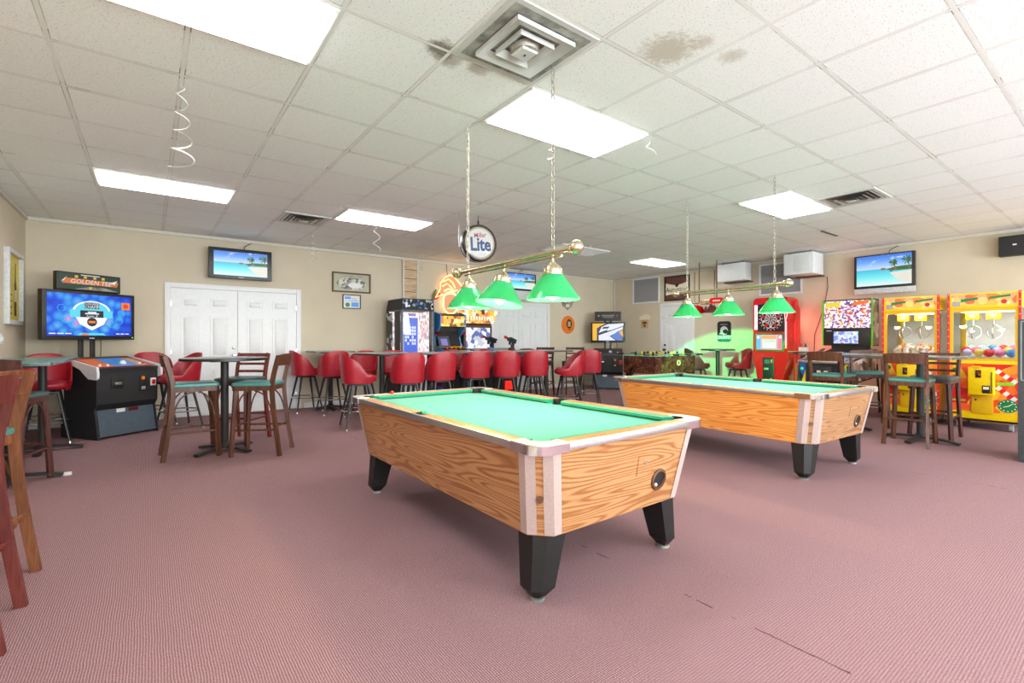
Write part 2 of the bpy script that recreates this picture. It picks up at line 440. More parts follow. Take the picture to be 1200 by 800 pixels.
    def build(s, name, parent=None, loc=(0, 0, 0), rz=0.0, ang=35):
        me = bpy.data.meshes.new(name)
        me.from_pydata(s.v, [], s.f)
        for m in s.mats: me.materials.append(m)
        me.polygons.foreach_set('material_index', s.mi)
        me.polygons.foreach_set('use_smooth', s.sm)
        b = bmesh.new(); b.from_mesh(me); bmesh.ops.recalc_face_normals(b, faces=b.faces[:]); b.to_mesh(me); b.free()
        me.set_sharp_from_angle(angle=math.radians(ang))
        me.update()
        o = bpy.data.objects.new(name, me); COL.objects.link(o)
        o.location = loc; o.rotation_euler = (0, 0, rz)
        if parent is not None: o.parent = parent
        return o

def tag(o, label, cat, group=None, kind=None):
    if label: o['label'] = label
    if cat: o['category'] = cat
    if group: o['group'] = group
    if kind: o['kind'] = kind
    return o
def thing(name, label, cat, loc=(0, 0, 0), rz=0.0, group=None):
    o = bpy.data.objects.new(name, None); COL.objects.link(o); o.empty_display_size = 0.1
    o.location = loc; o.rotation_euler = (0, 0, rz)
    return tag(o, label, cat, group)
def struct(name, mb, **k):
    o = mb.build(name, **k); o['kind'] = 'structure'; return o
def kids(o): return [c for c in bpy.data.objects if c.parent == o]
def dup(o, loc, rz, label=None, group=None):
    """a copy of a thing with its parts and their sub-parts"""
    def cp(a, par):
        c = a.copy(); COL.objects.link(c)
        if par is not None: c.parent = par
        for k in CH.get(a.name, []): cp(k, c)
        return c
    CH = {}
    for c in bpy.data.objects:
        if c.parent: CH.setdefault(c.parent.name, []).append(c)
    r = cp(o, None); r.location = loc; r.rotation_euler = (0, 0, rz)
    if label: r['label'] = label
    if group: r['group'] = group
    return r
def arc(cx, cy, r, a0, a1, n):
    return [(cx + r * math.cos(math.radians(a0 + (a1 - a0) * i / n)), cy + r * math.sin(math.radians(a0 + (a1 - a0) * i / n))) for i in range(n + 1)]
def face(deg): return math.radians(deg) + PI / 2      # rotation that turns a thing's front (-y) to a world direction
WB = -PI / 2                                            # a thing on the right wall, facing into the room

# ------------------------------------------------------------------ room shell
struct('floor', MB().box(XL - 0.12, XR + 0.12, YF - 0.12, YB + 0.12, -0.1, 0, 'carpet'))
struct('ceiling', MB().box(XL - 0.12, XR + 0.12, YF - 0.12, YB + 0.12, ZC, ZC + 0.1, 'tile'))
struct('wall_back', MB().box(XL, XR, YB, YB + 0.12, 0, ZC, 'wall'))
wf = MB().box(XL, XR, YF - 0.12, YF, 0, WZ0, 'wall').box(XL, XR, YF - 0.12, YF, WZ1, ZC, 'wall')
edges = [XL] + [v for w_ in WINS for v in w_] + [XR]
for k in range(0, len(edges), 2): wf.box(edges[k], edges[k + 1], YF - 0.12, YF, WZ0, WZ1, 'wall')
struct('wall_front', wf)
for k, (wa, wb) in enumerate(WINS + [SIDE_WIN]):  # frames and panes for the added openings that carry the fill lights
    r = bpy.data.objects.new('window_%d' % (k + 1), None); COL.objects.link(r); r['kind'] = 'structure'; r.location = ((wa + wb) / 2, YF, 0) if k < 3 else (XL, (wa + wb) / 2, 0); r.rotation_euler = (0, 0, 0 if k < 3 else -PI / 2)
    m = MB(); a = (wb - wa) / 2
    m.box(-a, a, -.06, .01, WZ0, WZ0 + .05, 'white'); m.box(-a, a, -.06, .01, WZ1 - .05, WZ1, 'white')
    for x in (-a, -.025, a - .05): m.box(x, x + .05, -.06, .01, WZ0 + .05, WZ1 - .05, 'white')
    m.build('window_frame', r); MB().box(-a + .05, a - .05, -.03, -.026, WZ0 + .05, WZ1 - .05, 'pane').build('window_pane', r)
wl_ = MB().box(XL - 0.12, XL, SIDE_WIN[1], YB + 0.12, 0, ZC, 'wall').box(XL - 0.12, XL, YF - 0.12, SIDE_WIN[0], 0, ZC, 'wall')
wl_.box(XL - 0.12, XL, SIDE_WIN[0], SIDE_WIN[1], 0, WZ0, 'wall').box(XL - 0.12, XL, SIDE_WIN[0], SIDE_WIN[1], WZ1, ZC, 'wall')
struct('wall_left', wl_)
struct('wall_right', MB().box(XR, XR + 0.12, YF - 0.12, YB + 0.12, 0, ZC, 'wall'))
g = MB()
i = 0
for i in range(-2, 19):
    x = GX + i * TS
    if XL < x < XR: g.box(x - 0.011, x + 0.011, YF, YB, ZC - 0.0005, ZC, 'grid')
for j in range(-9, 13):
    y = GY + j * TS
    if YF < y < YB: g.box(XL, XR, y - 0.011, y + 0.011, ZC - 0.0004, ZC, 'grid')
struct('ceiling_grid', g)
h = 0.09
for nm, a in (('baseboard_left', (XL, XL + 0.015, YF, YB)), ('baseboard_back', (XL + 0.015, 0.13, YB - 0.015, YB)), ('baseboard_right', (XR - 0.015, XR, YF, 6.5))):
    struct(nm, MB().box(a[0], a[1], a[2], a[3], 0, h, 'white'))
struct('baseboard_back', MB().box(2.19, 5.93, YB - 0.015, YB, 0, h, 'white'))
struct('baseboard_back', MB().box(7.98, XR, YB - 0.015, YB, 0, h, 'white'))
struct('baseboard_right', MB().box(XR - 0.015, XR, 7.56, YB - 0.015, 0, h, 'white'))
z0 = ZC - 0.055
struct('trim_1', MB().box(XL, XR, YB - 0.03, YB, z0, ZC - 0.006, 'offwhite'))
struct('trim_2', MB().box(XR - 0.03, XR, YF, YB - 0.03, z0, ZC - 0.006, 'offwhite'))
struct('trim_3', MB().box(XL, XL + 0.03, YF, YB - 0.03, z0, ZC - 0.006, 'offwhite'))
# pale wood panel strip with white side battens, floor to ceiling, behind the prize machine
p = MB()
p.box(4.065, 4.345, YB - 0.03, YB - 0.016, 0, z0, 'pilaster')
p.box(4.035, 4.068, YB - 0.045, YB - 0.016, 0, z0, 'offwhite'); p.box(4.342, 4.375, YB - 0.045, YB - 0.016, 0, z0, 'offwhite')
for z in (2.16, 2.42, 2.60): p.box(4.08 + 0.06 * (z % 0.3), 4.33, YB - 0.033, YB - 0.03, z, z + 0.012, 'brown')
struct('trim_4', p)

def door(name, loc, rz, width, height, leaves, knob=True):
    """panelled door in a white frame; local x along the wall, front -y, back plane y=0"""
    r = bpy.data.objects.new(name, None); COL.objects.link(r); r.location = loc; r.rotation_euler = (0, 0, rz); r['kind'] = 'structure'
    w = width / 2; f = 0.075
    m = MB(); m.box(-w, -w + f, -0.03, 0, 0, height, 'white', 0.004); m.box(w - f, w, -0.03, 0, 0, height, 'white', 0.004); m.box(-w + f, w - f, -0.03, 0, height - f, height, 'white', 0.004)
    m.build('door_frame', r)
    lw = (width - 2 * f) / leaves
    for k in range(leaves):
        x0 = -w + f + k * lw + 0.004; x1 = x0 + lw - 0.008
        m = MB(); m.box(x0, x1, -0.016, -0.002, 0.012, height - f - 0.004, 'white')
        st = lw * 0.19; mid = (x0 + x1) / 2; gap = lw * 0.075
        zt = height - f - 0.004
        rows = ((zt - 0.30, zt - 0.14), (zt - 1.08, zt - 0.42), (0.20, zt - 1.24))
        for (a, b) in ((x0 + st * 0.75, mid - gap), (mid + gap, x1 - st * 0.75)):
            for (c, d) in rows:
                # moulded frame and raised field
                m.box(a, b, -0.026, -0.016, c, c + 0.018, 'white'); m.box(a, b, -0.026, -0.016, d - 0.018, d, 'white')
                m.box(a, a + 0.018, -0.026, -0.016, c + 0.018, d - 0.018, 'white'); m.box(b - 0.018, b, -0.026, -0.016, c + 0.018, d - 0.018, 'white')
                m.hexa([(a + .034, -0.016, c + .034), (b - .034, -0.016, c + .034), (b - .034, -0.016, d - .034), (a + .034, -0.016, d - .034)],
                       [(a + .055, -0.027, c + .055), (b - .055, -0.027, c + .055), (b - .055, -0.027, d - .055), (a + .055, -0.027, d - .055)], 'white')
        leaf = m.build('door_leaf', r)
        hs = x0 if (k == 0) else x1
        for z in (0.25, 1.0, 1.75):
            MB().box(hs - 0.012, hs + 0.012, -0.026, -0.016, z - 0.045, z + 0.045, 'steel', 0.003).build('hinge', leaf)
    if knob:
        kx = -0.055 if leaves == 2 else -w + f + 0.07
        k = MB(); k.lathe([(0.0, -0.017), (0.032, -0.017), (0.032, -0.022), (0.012, -0.026), (0.012, -0.05), (0.028, -0.058), (0.03, -0.072), (0.02, -0.083), (0, -0.085)], 'steel' if leaves == 2 else 'black', (kx, 0, 0.95), 16, 'y')
        k.build('knob', r)
        d = MB(); d.lathe([(0, -0.017), (0.026, -0.017), (0.026, -0.028), (0.012, -0.034), (0, -0.034)], 'steel' if leaves == 2 else 'black', (kx, 0, 1.07), 14, 'y')
        d.build('deadbolt', r)
    return r
door('door_1', (1.16, YB, 0), 0, 1.95, 2.075, 2)
door('door_2', (6.955, YB, 0), 0, 1.95, 2.085, 2, False)
door('door_3', (XR, 7.03, 0), WB, 0.96, 2.10, 1)

# ------------------------------------------------------------------ ceiling lights, vents
def troffer(i, j, label, dif='diffuser'):
    x0, y0 = GX + i * TS, GY + j * TS
    t = thing('ceiling_light', label, 'ceiling light', (x0 + TS, y0 + TS / 2, ZC - 0.014), 0, 'fluorescent ceiling panels')
    a, b = TS - 0.012, TS / 2 - 0.012
    f = MB(); w = 0.022
    f.box(-a, a, -b, -b + w, -0.002, 0.012, 'grid'); f.box(-a, a, b - w, b, -0.002, 0.012, 'grid'); f.box(-a, -a + w, -b + w, b - w, -0.002, 0.012, 'grid'); f.box(a - w, a, -b + w, b - w, -0.002, 0.012, 'grid')
    f.build('frame', t)
    MB().box(-a + w, a - w, -b + w, b - w, -0.012, 0.008, dif).build('diffuser', t)
troffer(0, 1, 'large lit fluorescent ceiling panel at the top left, nearest the camera')
troffer(0, 7, 'long lit ceiling panel above the golf arcade machine and left tables')
troffer(4, 1, 'lit ceiling panel beside the round-centred air diffuser, chain in front of it')
troffer(4, 7, 'lit ceiling panel next to the small square vent by the back wall')
troffer(10, 1, 'lit ceiling panel over the second pool table, beside a square vent')
troffer(10, 7, 'dim grey ceiling panel in the far ceiling behind the brass lamp end ball', M['dimdiffuser'])
troffer(14, 7, 'small far lit ceiling panel near the far corner of the room')
for i in (0, 4, 10, 14): troffer(i, -5, 'fluorescent ceiling panel behind the camera')
troffer(4, -9, 'fluorescent ceiling panel behind the camera'); troffer(10, -9, 'fluorescent ceiling panel behind the camera')

def ring(m, a, b, za, zb, mt):
    """square sloping band between half-size a at height za and half-size b at height zb"""
    A = [(-a, -a, za), (a, -a, za), (a, a, za), (-a, a, za)]; B = [(-b, -b, zb), (b, -b, zb), (b, b, zb), (-b, b, zb)]
    m.add(A + B, [(k, (k + 1) % 4, 4 + (k + 1) % 4, 4 + k) for k in range(4)], mt)
x0, y0 = GX + 3.5 * TS, GY + 0.5 * TS
t = thing('ceiling_vent', 'large square air diffuser with stepped cones and grimy rings', 'vent', (x0, y0, ZC - 0.006))
m = MB(); ring(m, 0.293, 0.262, -0.003, -0.003, 'tin'); ring(m, 0.262, 0.195, -0.003, 0.0045, 'grime'); m.rect(0, 0.001, 0, 0.001, 0, 'grime'); ring(m, 0.293, 0.293, -0.003, 0.006, 'tin')
m.box(-0.2, 0.2, -0.2, 0.2, 0.003, 0.0055, 'mulch'); m.build('backing', t)
m = MB()
for a, b, za, zb in ((0.20, 0.14, -0.028, -0.003), (0.118, 0.08, -0.032, -0.005)):
    ring(m, a, a, -0.003, za, 'tin'); ring(m, a, b, za, zb, 'tin')
m.build('cone', t)
m = MB(); m.lathe([(0.0, -0.042), (0.045, -0.042), (0.072, -0.034), (0.082, -0.016), (0.084, -0.004)], 'mulch', (0, 0, 0), 28)
m.hexa([(-.055, -.055, -.038), (.055, -.055, -.038), (.055, .055, -.038), (-.055, .055, -.038)], [(-.048, -.048, -.048), (.048, -.048, -.048), (.048, .048, -.048), (-.048, .048, -.048)], 'tin')
m.cyl((0, 0, -0.048), (0, 0, -0.052), 0.006, 'black'); m.build('centre_plate', t)
def vent(i, j, label, jit):
    t = thing('ceiling_vent', label, 'vent', (GX + (i + .5) * TS, GY + (j + .5) * TS, ZC - 0.006))
    m = MB(); ring(m, 0.293, 0.255, -0.004, -0.004, 'tin'); m.box(-0.256, 0.256, -0.256, 0.256, 0.001, 0.005, 'black'); ring(m, 0.293, 0.293, -0.004, 0.006, 'tin'); m.build('frame', t)
    m = MB()
    for k, r in enumerate((0.245, 0.20, 0.155, 0.11, 0.065)):
        ring(m, r, r - 0.028, -0.003 - 0.006 * k, 0.0 - 0.004 * k, 'mulch' if k % 2 else 'tin')
    m.box(-0.03, 0.03, -0.03, 0.03, -0.034, -0.028, 'tin'); m.build('louvre', t)
vent(3, 8, 'small dark square ceiling vent left of a lit panel by the back wall', 0)
vent(11, 0, 'square louvred ceiling vent beside the lit panel on the right', 0)
# dark slot where a tile has dropped from its grid
m = MB(); m.box(8.15, 8.74, 3.045, 3.075, ZC - 0.008, ZC - 0.002, 'black')
tag(m.build('ceiling_gap'), 'dark slot beside a sagging ceiling tile above the right television', 'gap')

# ------------------------------------------------------------------ streamers
def streamer(x, y, z0, z1, label, r0=0.03, r1=0.06, turns=4.5, w=0.010):
    m = MB(); N = int(turns * 22); A = []; th = 0.0006
    H = ZC - z0
    for i in range(N + 1):
        f = i / N; a = turns * 2 * PI * f + 0.6; r = r0 + (r1 - r0) * f
        A.append((r * math.cos(a), r * math.sin(a), z0 - ZC + (z1 - z0) * f))
    m.tube(A, 0.004, 'paper', 6, flat=(0.0012, w / 2))
    m.tube([(0, 0, -0.004), (0, 0, z0 - ZC), A[0]], 0.0012, 'paper', 5)
    tag(m.build('streamer', loc=(x, y, ZC)), label, 'streamer', 'white spiral streamers')
streamer(0.17, 3.8, 2.84, 2.30, 'long white spiral streamer hanging at upper left below the ceiling grid', 0.02, 0.075)
streamer(2.35, 6.05, 2.82, 2.34, 'white spiral streamer hanging in front of the ceiling panel by the back wall', 0.02, 0.05, 3)
streamer(2.02, 7.78, 2.82, 2.40, 'thin white spiral streamer hanging right of the left wall television', 0.02, 0.045)
streamer(4.15, 8.49, 2.82, 2.42, 'white spiral streamer hanging by the pale wood wall strip', 0.02, 0.05)
streamer(3.3, 2.51, 2.83, 2.72, 'short curled white streamer right of the central ceiling panel', 0.015, 0.05, 0.8)
streamer(2.73, 3.09, 2.83, 2.74, 'short curled white streamer beside the hanging chain', 0.02, 0.035, 1.2)
streamer(6.06, 5.82, 2.82, 2.62, 'faint white streamer hanging above the near lamp ball end', 0.015, 0.04, 2)

# ------------------------------------------------------------------ televisions and pictures
def screen_beach(w, h):
    """tropical beach on a lit screen: sky, sea, sand, rocks and two palms"""
    t = NT('beach_screen'); s = t.xyz(t.coord())
    f = t.n('MapRange', Value=s[2], i1=-h / 2, i2=h / 2)
    col = t.ramp(f, [(0.0, srgb(214, 238, 232)), (0.28, srgb(110, 226, 232)), (0.53, srgb(66, 184, 214)), (0.56, srgb(188, 214, 246)), (0.8, srgb(96, 158, 236)), (1.0, srgb(54, 110, 214))])
    cl = t.n('MapRange', Value=t.noise(t.mapping(t.coord(), scale=(1, 1, 2.6)), 5, 4), i1=0.56, i2=0.72)
    col = t.mix(t.math('MULTIPLY', cl, t.math('GREATER_THAN', f, 0.58)), col, srgb(236, 242, 250))
    bg = t.set(Base_Color=(0.02, 0.02, 0.02), Emission_Color=col, Emission_Strength=1.05, Roughness=0.3)
    gm = em('beach_palm_leaf', srgb(62, 112, 44), 0.8); sm_ = em('beach_sand', srgb(228, 226, 214), 1.0); rk = em('beach_rock', srgb(150, 110, 84), 0.9)
    m = MB(); m.rect(-w / 2, w / 2, -h / 2, h / 2, 0, bg)
    X = lambda u: (u - .5) * w
    Z = lambda v: (v - .5) * h
    m.flat([(X(.62), Z(.40)), (X(1), Z(.44)), (X(1), Z(.0)), (X(.86), Z(.06)), (X(.72), Z(.2))], -0.0006, sm_)
    m.flat([(X(.55), Z(.50)), (X(.7), Z(.58)), (X(1), Z(.60)), (X(1), Z(.46)), (X(.66), Z(.46))], -0.0009, gm)
    for a, b, r in ((.50, .53, .05), (.64, .44, .03), (.72, .50, .03)): m.disc(X(a), Z(b), r * w, -0.0012, rk, 12, r * h * .8)
    for px_, pz_, r in ((.68, .72, .16), (.92, .78, .2)):
        m.flat([(X(px_ + .01), Z(pz_)), (X(px_ + .025), Z(pz_)), (X(px_ + .05), Z(.5)), (X(px_ + .03), Z(.5))], -0.0015, rk)
        for k in range(9):
            a = 2 * PI * k / 9 + 0.2; ca, sa = math.cos(a), math.sin(a) * .85 - .1
            e = (px_ + r * .55 * ca, pz_ + r * sa); q = (px_ + r * .3 * ca - .02 * sa, pz_ + r * .6 * sa + .05); q2 = (px_ + r * .3 * ca + .02 * sa, pz_ + r * .5 * sa - .02)
            cl_ = lambda p: (X(min(1, max(0, p[0]))), Z(min(1, max(0, p[1]))))
            m.flat([cl_((px_, pz_)), cl_(q), cl_(e), cl_(q2)], -0.0018, gm)
    return m
def tv(name, label, loc, rz, w, h, d, beach=True, silver=0.0, tilt=0.0, arm=0.1):
    """wall television; local origin on the wall, front -y"""
    t = thing(name, label, 'television', loc, rz)
    y1 = -arm; y0 = -arm - d; b = 0.07 if not silver else 0.04
    m = MB(); m.box(-w / 2, w / 2, y0, y1, -h / 2, h / 2, 'black_plastic', 0.008); m.box(-w * .3, w * .3, y1, y1 + 0.03, -h * .3, h * .3, 'black_plastic')
    body = m.build('bezel', t)
    m = MB(); m.box(-0.06, 0.06, y1 + 0.03, 0.0, -0.06, 0.06, 'black'); m.box(-0.15, 0.15, -0.02, 0, -0.12, 0.12, 'black'); m.build('wall_bracket', t)
    s = screen_beach(w - 2 * b, h - 2 * b * .75).build('screen', t); s.location = (0, y0 - 0.002, 0.0 if not silver else 0.01)
    if silver:
        MB().box(-w / 2, w / 2, y0 + 0.004, y1 - 0.01, -h / 2 - silver, -h / 2, 'silver', 0.01).build('speaker_bar', t)
    else:
        m = MB(); m.box(-0.04, 0.04, y0 - 0.003, y0 - 0.001, -h / 2 + 0.02, -h / 2 + 0.028, 'silver'); m.build('front_badge', t)
    m = MB(); m.tube([(0.05, y1 + 0.02, h / 2 - 0.02), (0.06, y1 + 0.03, h / 2 + 0.06), (0.16, -0.03, h / 2 + 0.13), (0.17, -0.034, ZC - loc[2] - 0.057)], 0.006, 'black', 6); m.build('power_cord', t)
    return t
tv('wall_television', 'flat black television showing a palm beach above the white double doors', (1.19, YB, 2.42), 0, 0.90, 0.485, 0.07)
tv('wall_television', 'black television with silver lower bar showing a beach above the claw machines', (XR, 2.84, 2.39), WB, 0.86, 0.58, 0.08, silver=0.10)
tv('wall_television', 'beach television with pale lower bar half hidden behind a green lamp shade', (6.90, YB, 2.545), 0, 0.92, 0.40, 0.08, silver=0.22)

def frame(name, label, cat, loc, rz, w, h, fm, fw, art, d=0.025):
    t = thing(name, label, cat, loc, rz)
    m = MB(); a, b = w / 2, h / 2
    m.box(-a, a, -d, 0, b - fw, b, fm, 0.003); m.box(-a, a, -d, 0, -b, -b + fw, fm, 0.003); m.box(-a, -a + fw, -d, 0, -b + fw, b - fw, fm, 0.003); m.box(a - fw, a, -d, 0, -b + fw, b - fw, fm, 0.003)
    m.build('frame', t)
    m = MB(); art(m, w - 2 * fw, h - 2 * fw, -0.008); m.box(-a + fw, a - fw, -0.006, 0, -b + fw, b - fw, 'paper'); m.build('print', t)
    return t
sk = confetti('pencil_sketch', [srgb(210, 204, 190), srgb(150, 144, 132), srgb(96, 90, 82), srgb(190, 186, 176), srgb(120, 112, 104)], 26)
mirr = pm('mirror_ground', srgb(178, 176, 150), 0.2, var=0.05)
def art1(m, w, h, y):
    m.rect(-w / 2, w / 2, -h / 2, h / 2, y, mirr); m.disc(0, -0.02, w * .42, y - .001, sk, 28, h * .36); m.disc(w * .1, -.05, w * .2, y - .0015, 'paper', 20, h * .16)
    m.rect(-w * .25, w * .3, h * .36, h * .41, y - .001, 'grime')
frame('framed_picture', 'wide brown framed sketch picture on the back wall', 'picture', (3.03, YB, 2.265), 0, 0.72, 0.37, 'brown', 0.028, art1)
def art2(m, w, h, y):
    m.rect(-w / 2, w / 2, -h / 2, h / 2, y, 'paper'); m.rect(-w * .42, -w * .05, h * .2, h * .4, y - .001, 'blue'); m.rect(-w * .02, w * .42, -h * .42, -h * .05, y - .001, 'blue')
    m.disc(-w * .25, -h * .25, w * .14, y - .001, 'green', 18); m.rect(0, w * .35, h * .1, h * .14, y - .001, 'grey'); m.rect(0, w * .3, h * .24, h * .28, y - .001, 'grey'); m.rect(-w * .4, w * .4, h * .04, h * .07, y - .001, 'blue')
frame('framed_certificate', 'small black framed blue and white certificate below the wide picture', 'picture', (3.03, YB, 1.912), 0, 0.34, 0.265, 'black', 0.016, art2)
def art3(m, w, h, y):
    m.rect(-w / 2, w / 2, -h / 2, h / 2, y, 'cream'); dk = pm('dark_red_print', srgb(104, 62, 54), .5)
    m.flat([(-w * .5, h * .5), (w * .5, h * .5), (w * .5, h * .25), (0, h * .12), (-w * .5, h * .25)], y - .001, dk)
    m.flat([(-w * .5, -h * .5), (w * .5, -h * .5), (w * .5, -h * .3), (0, -h * .22), (-w * .5, -h * .3)], y - .001, dk)
    m.disc(0, h * .13, w * .07, y - .0015, 'black', 16); m.text('Augustiner', 0, -h * .06, 0.17, y - .002, 'black', .82)
frame('framed_sign', 'black framed beer sign with old style lettering above the single door', 'picture', (XR, 7.03, 2.46), WB, 0.70, 0.61, 'black', 0.035, art3)
def art4(m, w, h, y):
    yl = pm('poster_yellow', srgb(232, 206, 60), .4); m.rect(-w / 2, w / 2, -h / 2, h / 2, y, yl)
    bx = w * .22
    m.flat([(bx - .06, -h * .42), (bx + .06, -h * .42), (bx + .06, h * .05), (bx + .025, h * .16), (bx + .022, h * .4), (bx - .022, h * .4), (bx - .025, h * .16), (bx - .06, h * .05)], y - .001, 'brown')
    m.rect(bx - .06, bx + .06, -h * .2, -h * .02, y - .0015, 'cream'); m.text('ZEN', -w * .2, h * .24, .2, y - .001, 'grey', 1, PI / 2)
    for k in range(4): m.rect(-w * .42, -w * .06, -h * .12 - k * .075, -h * .09 - k * .075, y - .001, 'black')
frame('framed_poster', 'silver framed yellow beer bottle poster on the left wall', 'poster', (XL, 8.24, 1.82), PI / 2, 0.80, 0.88, 'silver', 0.05, art4, 0.05)
m = MB(); m.box(-0.06, 0.06, -0.006, 0, -0.06, 0.06, 'white', 0.003)
t = thing('light_switch', 'white light switch plate on the left wall', 'switch', (XL, 7.72, 1.21), PI / 2)
m.build('plate', t); MB().box(-0.03, 0.0, -0.016, -0.006, -0.025, 0.025, 'white', 0.002).build('toggle', t); MB().box(0.012, 0.042, -0.016, -0.006, -0.025, 0.025, 'white', 0.002).build('toggle', t)

# small wall signs
t = thing('round_sign', 'orange oval beer sign on the back wall beside the far double doors', 'sign', (8.57, YB, 1.585))
m = MB(); m.lathe([(0, -0.012), (0.225, -0.012), (0.23, -0.008), (0.23, 0), (0, 0)], 'orange', (0, 0, 0), 36, 'y'); m.build('disc', t)
m = MB(); m.disc(0.03, 0.02, 0.095, -0.0135, 'black', 28, 0.12); m.disc(0.03, 0.03, 0.05, -0.0145, 'tan', 20, 0.06); m.rect(-0.02, 0.08, -0.05, -0.02, -0.0145, 'tan'); m.rect(-0.04, 0.1, -0.135, -0.12, -0.0135, 'brown'); m.build('emblem', t)
t = thing('eagle_plaque', 'small dark winged plaque above the orange oval sign', 'sign', (8.54, YB, 2.09))
m = MB(); m.prism([(-.24, .14), (-.08, .04), (0, .09), (.08, .04), (.24, .14), (.16, -.03), (.05, -.09), (0, -.13), (-.05, -.09), (-.16, -.03)], 'y', -0.02, 0, 'mulch'); m.build('wings', t)
m = MB(); m.disc(0, -.02, .07, -.021, 'cream', 18, .04); m.rect(-.13, -.1, .02, .07, -.021, 'redpaint'); m.rect(.1, .13, .02, .07, -.021, 'redpaint'); m.build('emblem', t)
t = thing('mug_sign', 'foaming beer mug shaped sign on the right wall left of the door', 'sign', (XR, 7.98, 1.67), WB)
m = MB(); m.prism([(-.11, -.17), (.09, -.17), (.12, .06), (-.13, .06)], 'y', -0.015, 0, 'tan'); m.build('mug', t)
m = MB(); m.prism([(-.15, .05), (.13, .05), (.16, .10), (.12, .17), (.03, .19), (-.05, .17), (-.13, .16), (-.17, .1)], 'y', -0.018, 0, 'cream'); m.build('foam', t)
m = MB(); m.rect(-.07, .06, -.06, .0, -.0165, 'brown'); m.rect(-.04, .03, -.13, -.08, -.0165, 'brown'); m.build('lettering', t)
t = thing('tin_sign', 'black and green tin sign reading COUNTRY on the right wall', 'sign', (XR, 5.82, 1.385), WB)
P = arc(.10, .17, .06, 0, 90, 4) + arc(-.10, .17, .06, 90, 180, 4) + arc(-.10, -.17, .06, 180, 270, 4) + arc(.10, -.17, .06, 270, 360, 4)
m = MB(); m.prism(P, 'y', -0.01, 0, 'black'); m.build('plate', t)
tg = pm('tin_green', srgb(22, 132, 110), .4)
m = MB(); m.flat(arc(-.10, -.17, .058, 180, 270, 4) + arc(.10, -.17, .058, 270, 360, 4) + [(.158, -.09), (-.158, -.09)], -.0106, tg)
m.text('COUNTRY', 0, -.13, .10, -.0112, 'white', .70, bold=.008); m.disc(.0, .02, .09, -.0106, 'silver', 20, .10); m.disc(.03, -.0, .06, -.0110, 'black', 16, .05); m.rect(-.11, .0, -.06, -.03, -.0112, 'silver'); m.rect(-.08, .08, .15, .165, -.0106, 'grey'); m.build('emblem', t)

# wall grilles and hung white boxes
def grille(y, z, w, h, label):
    t = thing('wall_grille', label, 'grille', (XR, y, z), WB)
    m = MB(); a, b = w / 2, h / 2; f = .035
    m.box(-a, a, -.02, 0, b - f, b, 'white'); m.box(-a, a, -.02, 0, -b, -b + f, 'white'); m.box(-a, -a + f, -.02, 0, -b + f, b - f, 'white'); m.box(a - f, a, -.02, 0, -b + f, b - f, 'white'); m.build('frame', t)
    m = MB(); m.box(-a + f, a - f, -.003, 0, -b + f, b - f, 'grey')
    n = int((h - 2 * f) / .028)
    for k in range(n):
        zz = -b + f + (k + .5) * (h - 2 * f) / n
        m.add([(-a + f, -.004, zz + .011), (a - f, -.004, zz + .011), (a - f, -.015, zz - .006), (-a + f, -.015, zz - .006)], [(0, 1, 2, 3)], 'grey')
    m.build('slats', t)
grille(7.95, 2.475, .84, .66, 'white framed grey air grille near the far corner')
grille(4.62, 2.45, .84, .66, 'white framed grey air grille between the two hanging white boxes')
def hung_box(x0, y0, y1, z0, label):
    t = thing('hung_heater_box', label, 'heater', (x0, (y0 + y1) / 2, z0))
    w = (y1 - y0) / 2; d = XR - .16 - x0; H = ZC - z0 - .035
    m = MB(); m.box(0, d, -w, w, 0, H, 'white', .012); m.build('casing', t)
    m = MB(); m.box(-.006, 0, -w + .05, w * .25, .05, H - .05, 'white', .002); m.build('front_panel', t)
    m = MB()
    for yy in (-w + .08, w - .08): MB().box(.08, .11, yy - .012, yy + .012, H, H + .029, 'black').build('hanger', t)
    m.box(d - .05, d + .15, -w + .03, w - .03, -.02, 0, 'brown'); m.build('wall_bracket', t)
hung_box(9.86, 5.13, 5.74, 2.45, 'left one of two white heater boxes hung under the ceiling')
hung_box(9.67, 3.77, 4.28, 2.42, 'right one of two white heater boxes hung under the ceiling')
t = thing('wall_speaker', 'black wall box with small white badge high on the right wall', 'speaker', (XR, 1.22, 2.585), WB)
m = MB(); m.box(-.21, .5, -.16, 0, -.145, .145, 'black_matte', .006); m.build('cabinet', t); MB().box(-.06, -.02, -.164, -.16, .0, .02, 'white').build('badge', t)
tag(MB().tube([(XR - .02, 3.76, 2.40), (XR - .012, 3.75, 2.2), (XR - .012, 3.82, 1.8), (XR - .012, 3.98, 1.3), (XR - .012, 4.0, .3)], .006, 'redwood', 6).build('wall_cable'), 'thin cable running down the pink lit wall from the right heater box', 'cable')
tag(MB().tube([(XR - .014, YB - .05, z0), (XR - .014, YB - .05, 1.0)], .010, 'white', 6).build('corner_conduit'), 'thin white conduit running down the far room corner', 'conduit')
for (yy, lab) in ((6.55, 'thin vertical wire on the wall right of the framed beer sign'), (6.05, 'thin vertical wire on the wall left of the left heater box')):
    tag(MB().tube([(XR - .01, yy, z0 - .001), (XR - .01, yy, 1.9)], .006, 'brown', 6).build('wall_cable'), lab, 'cable')

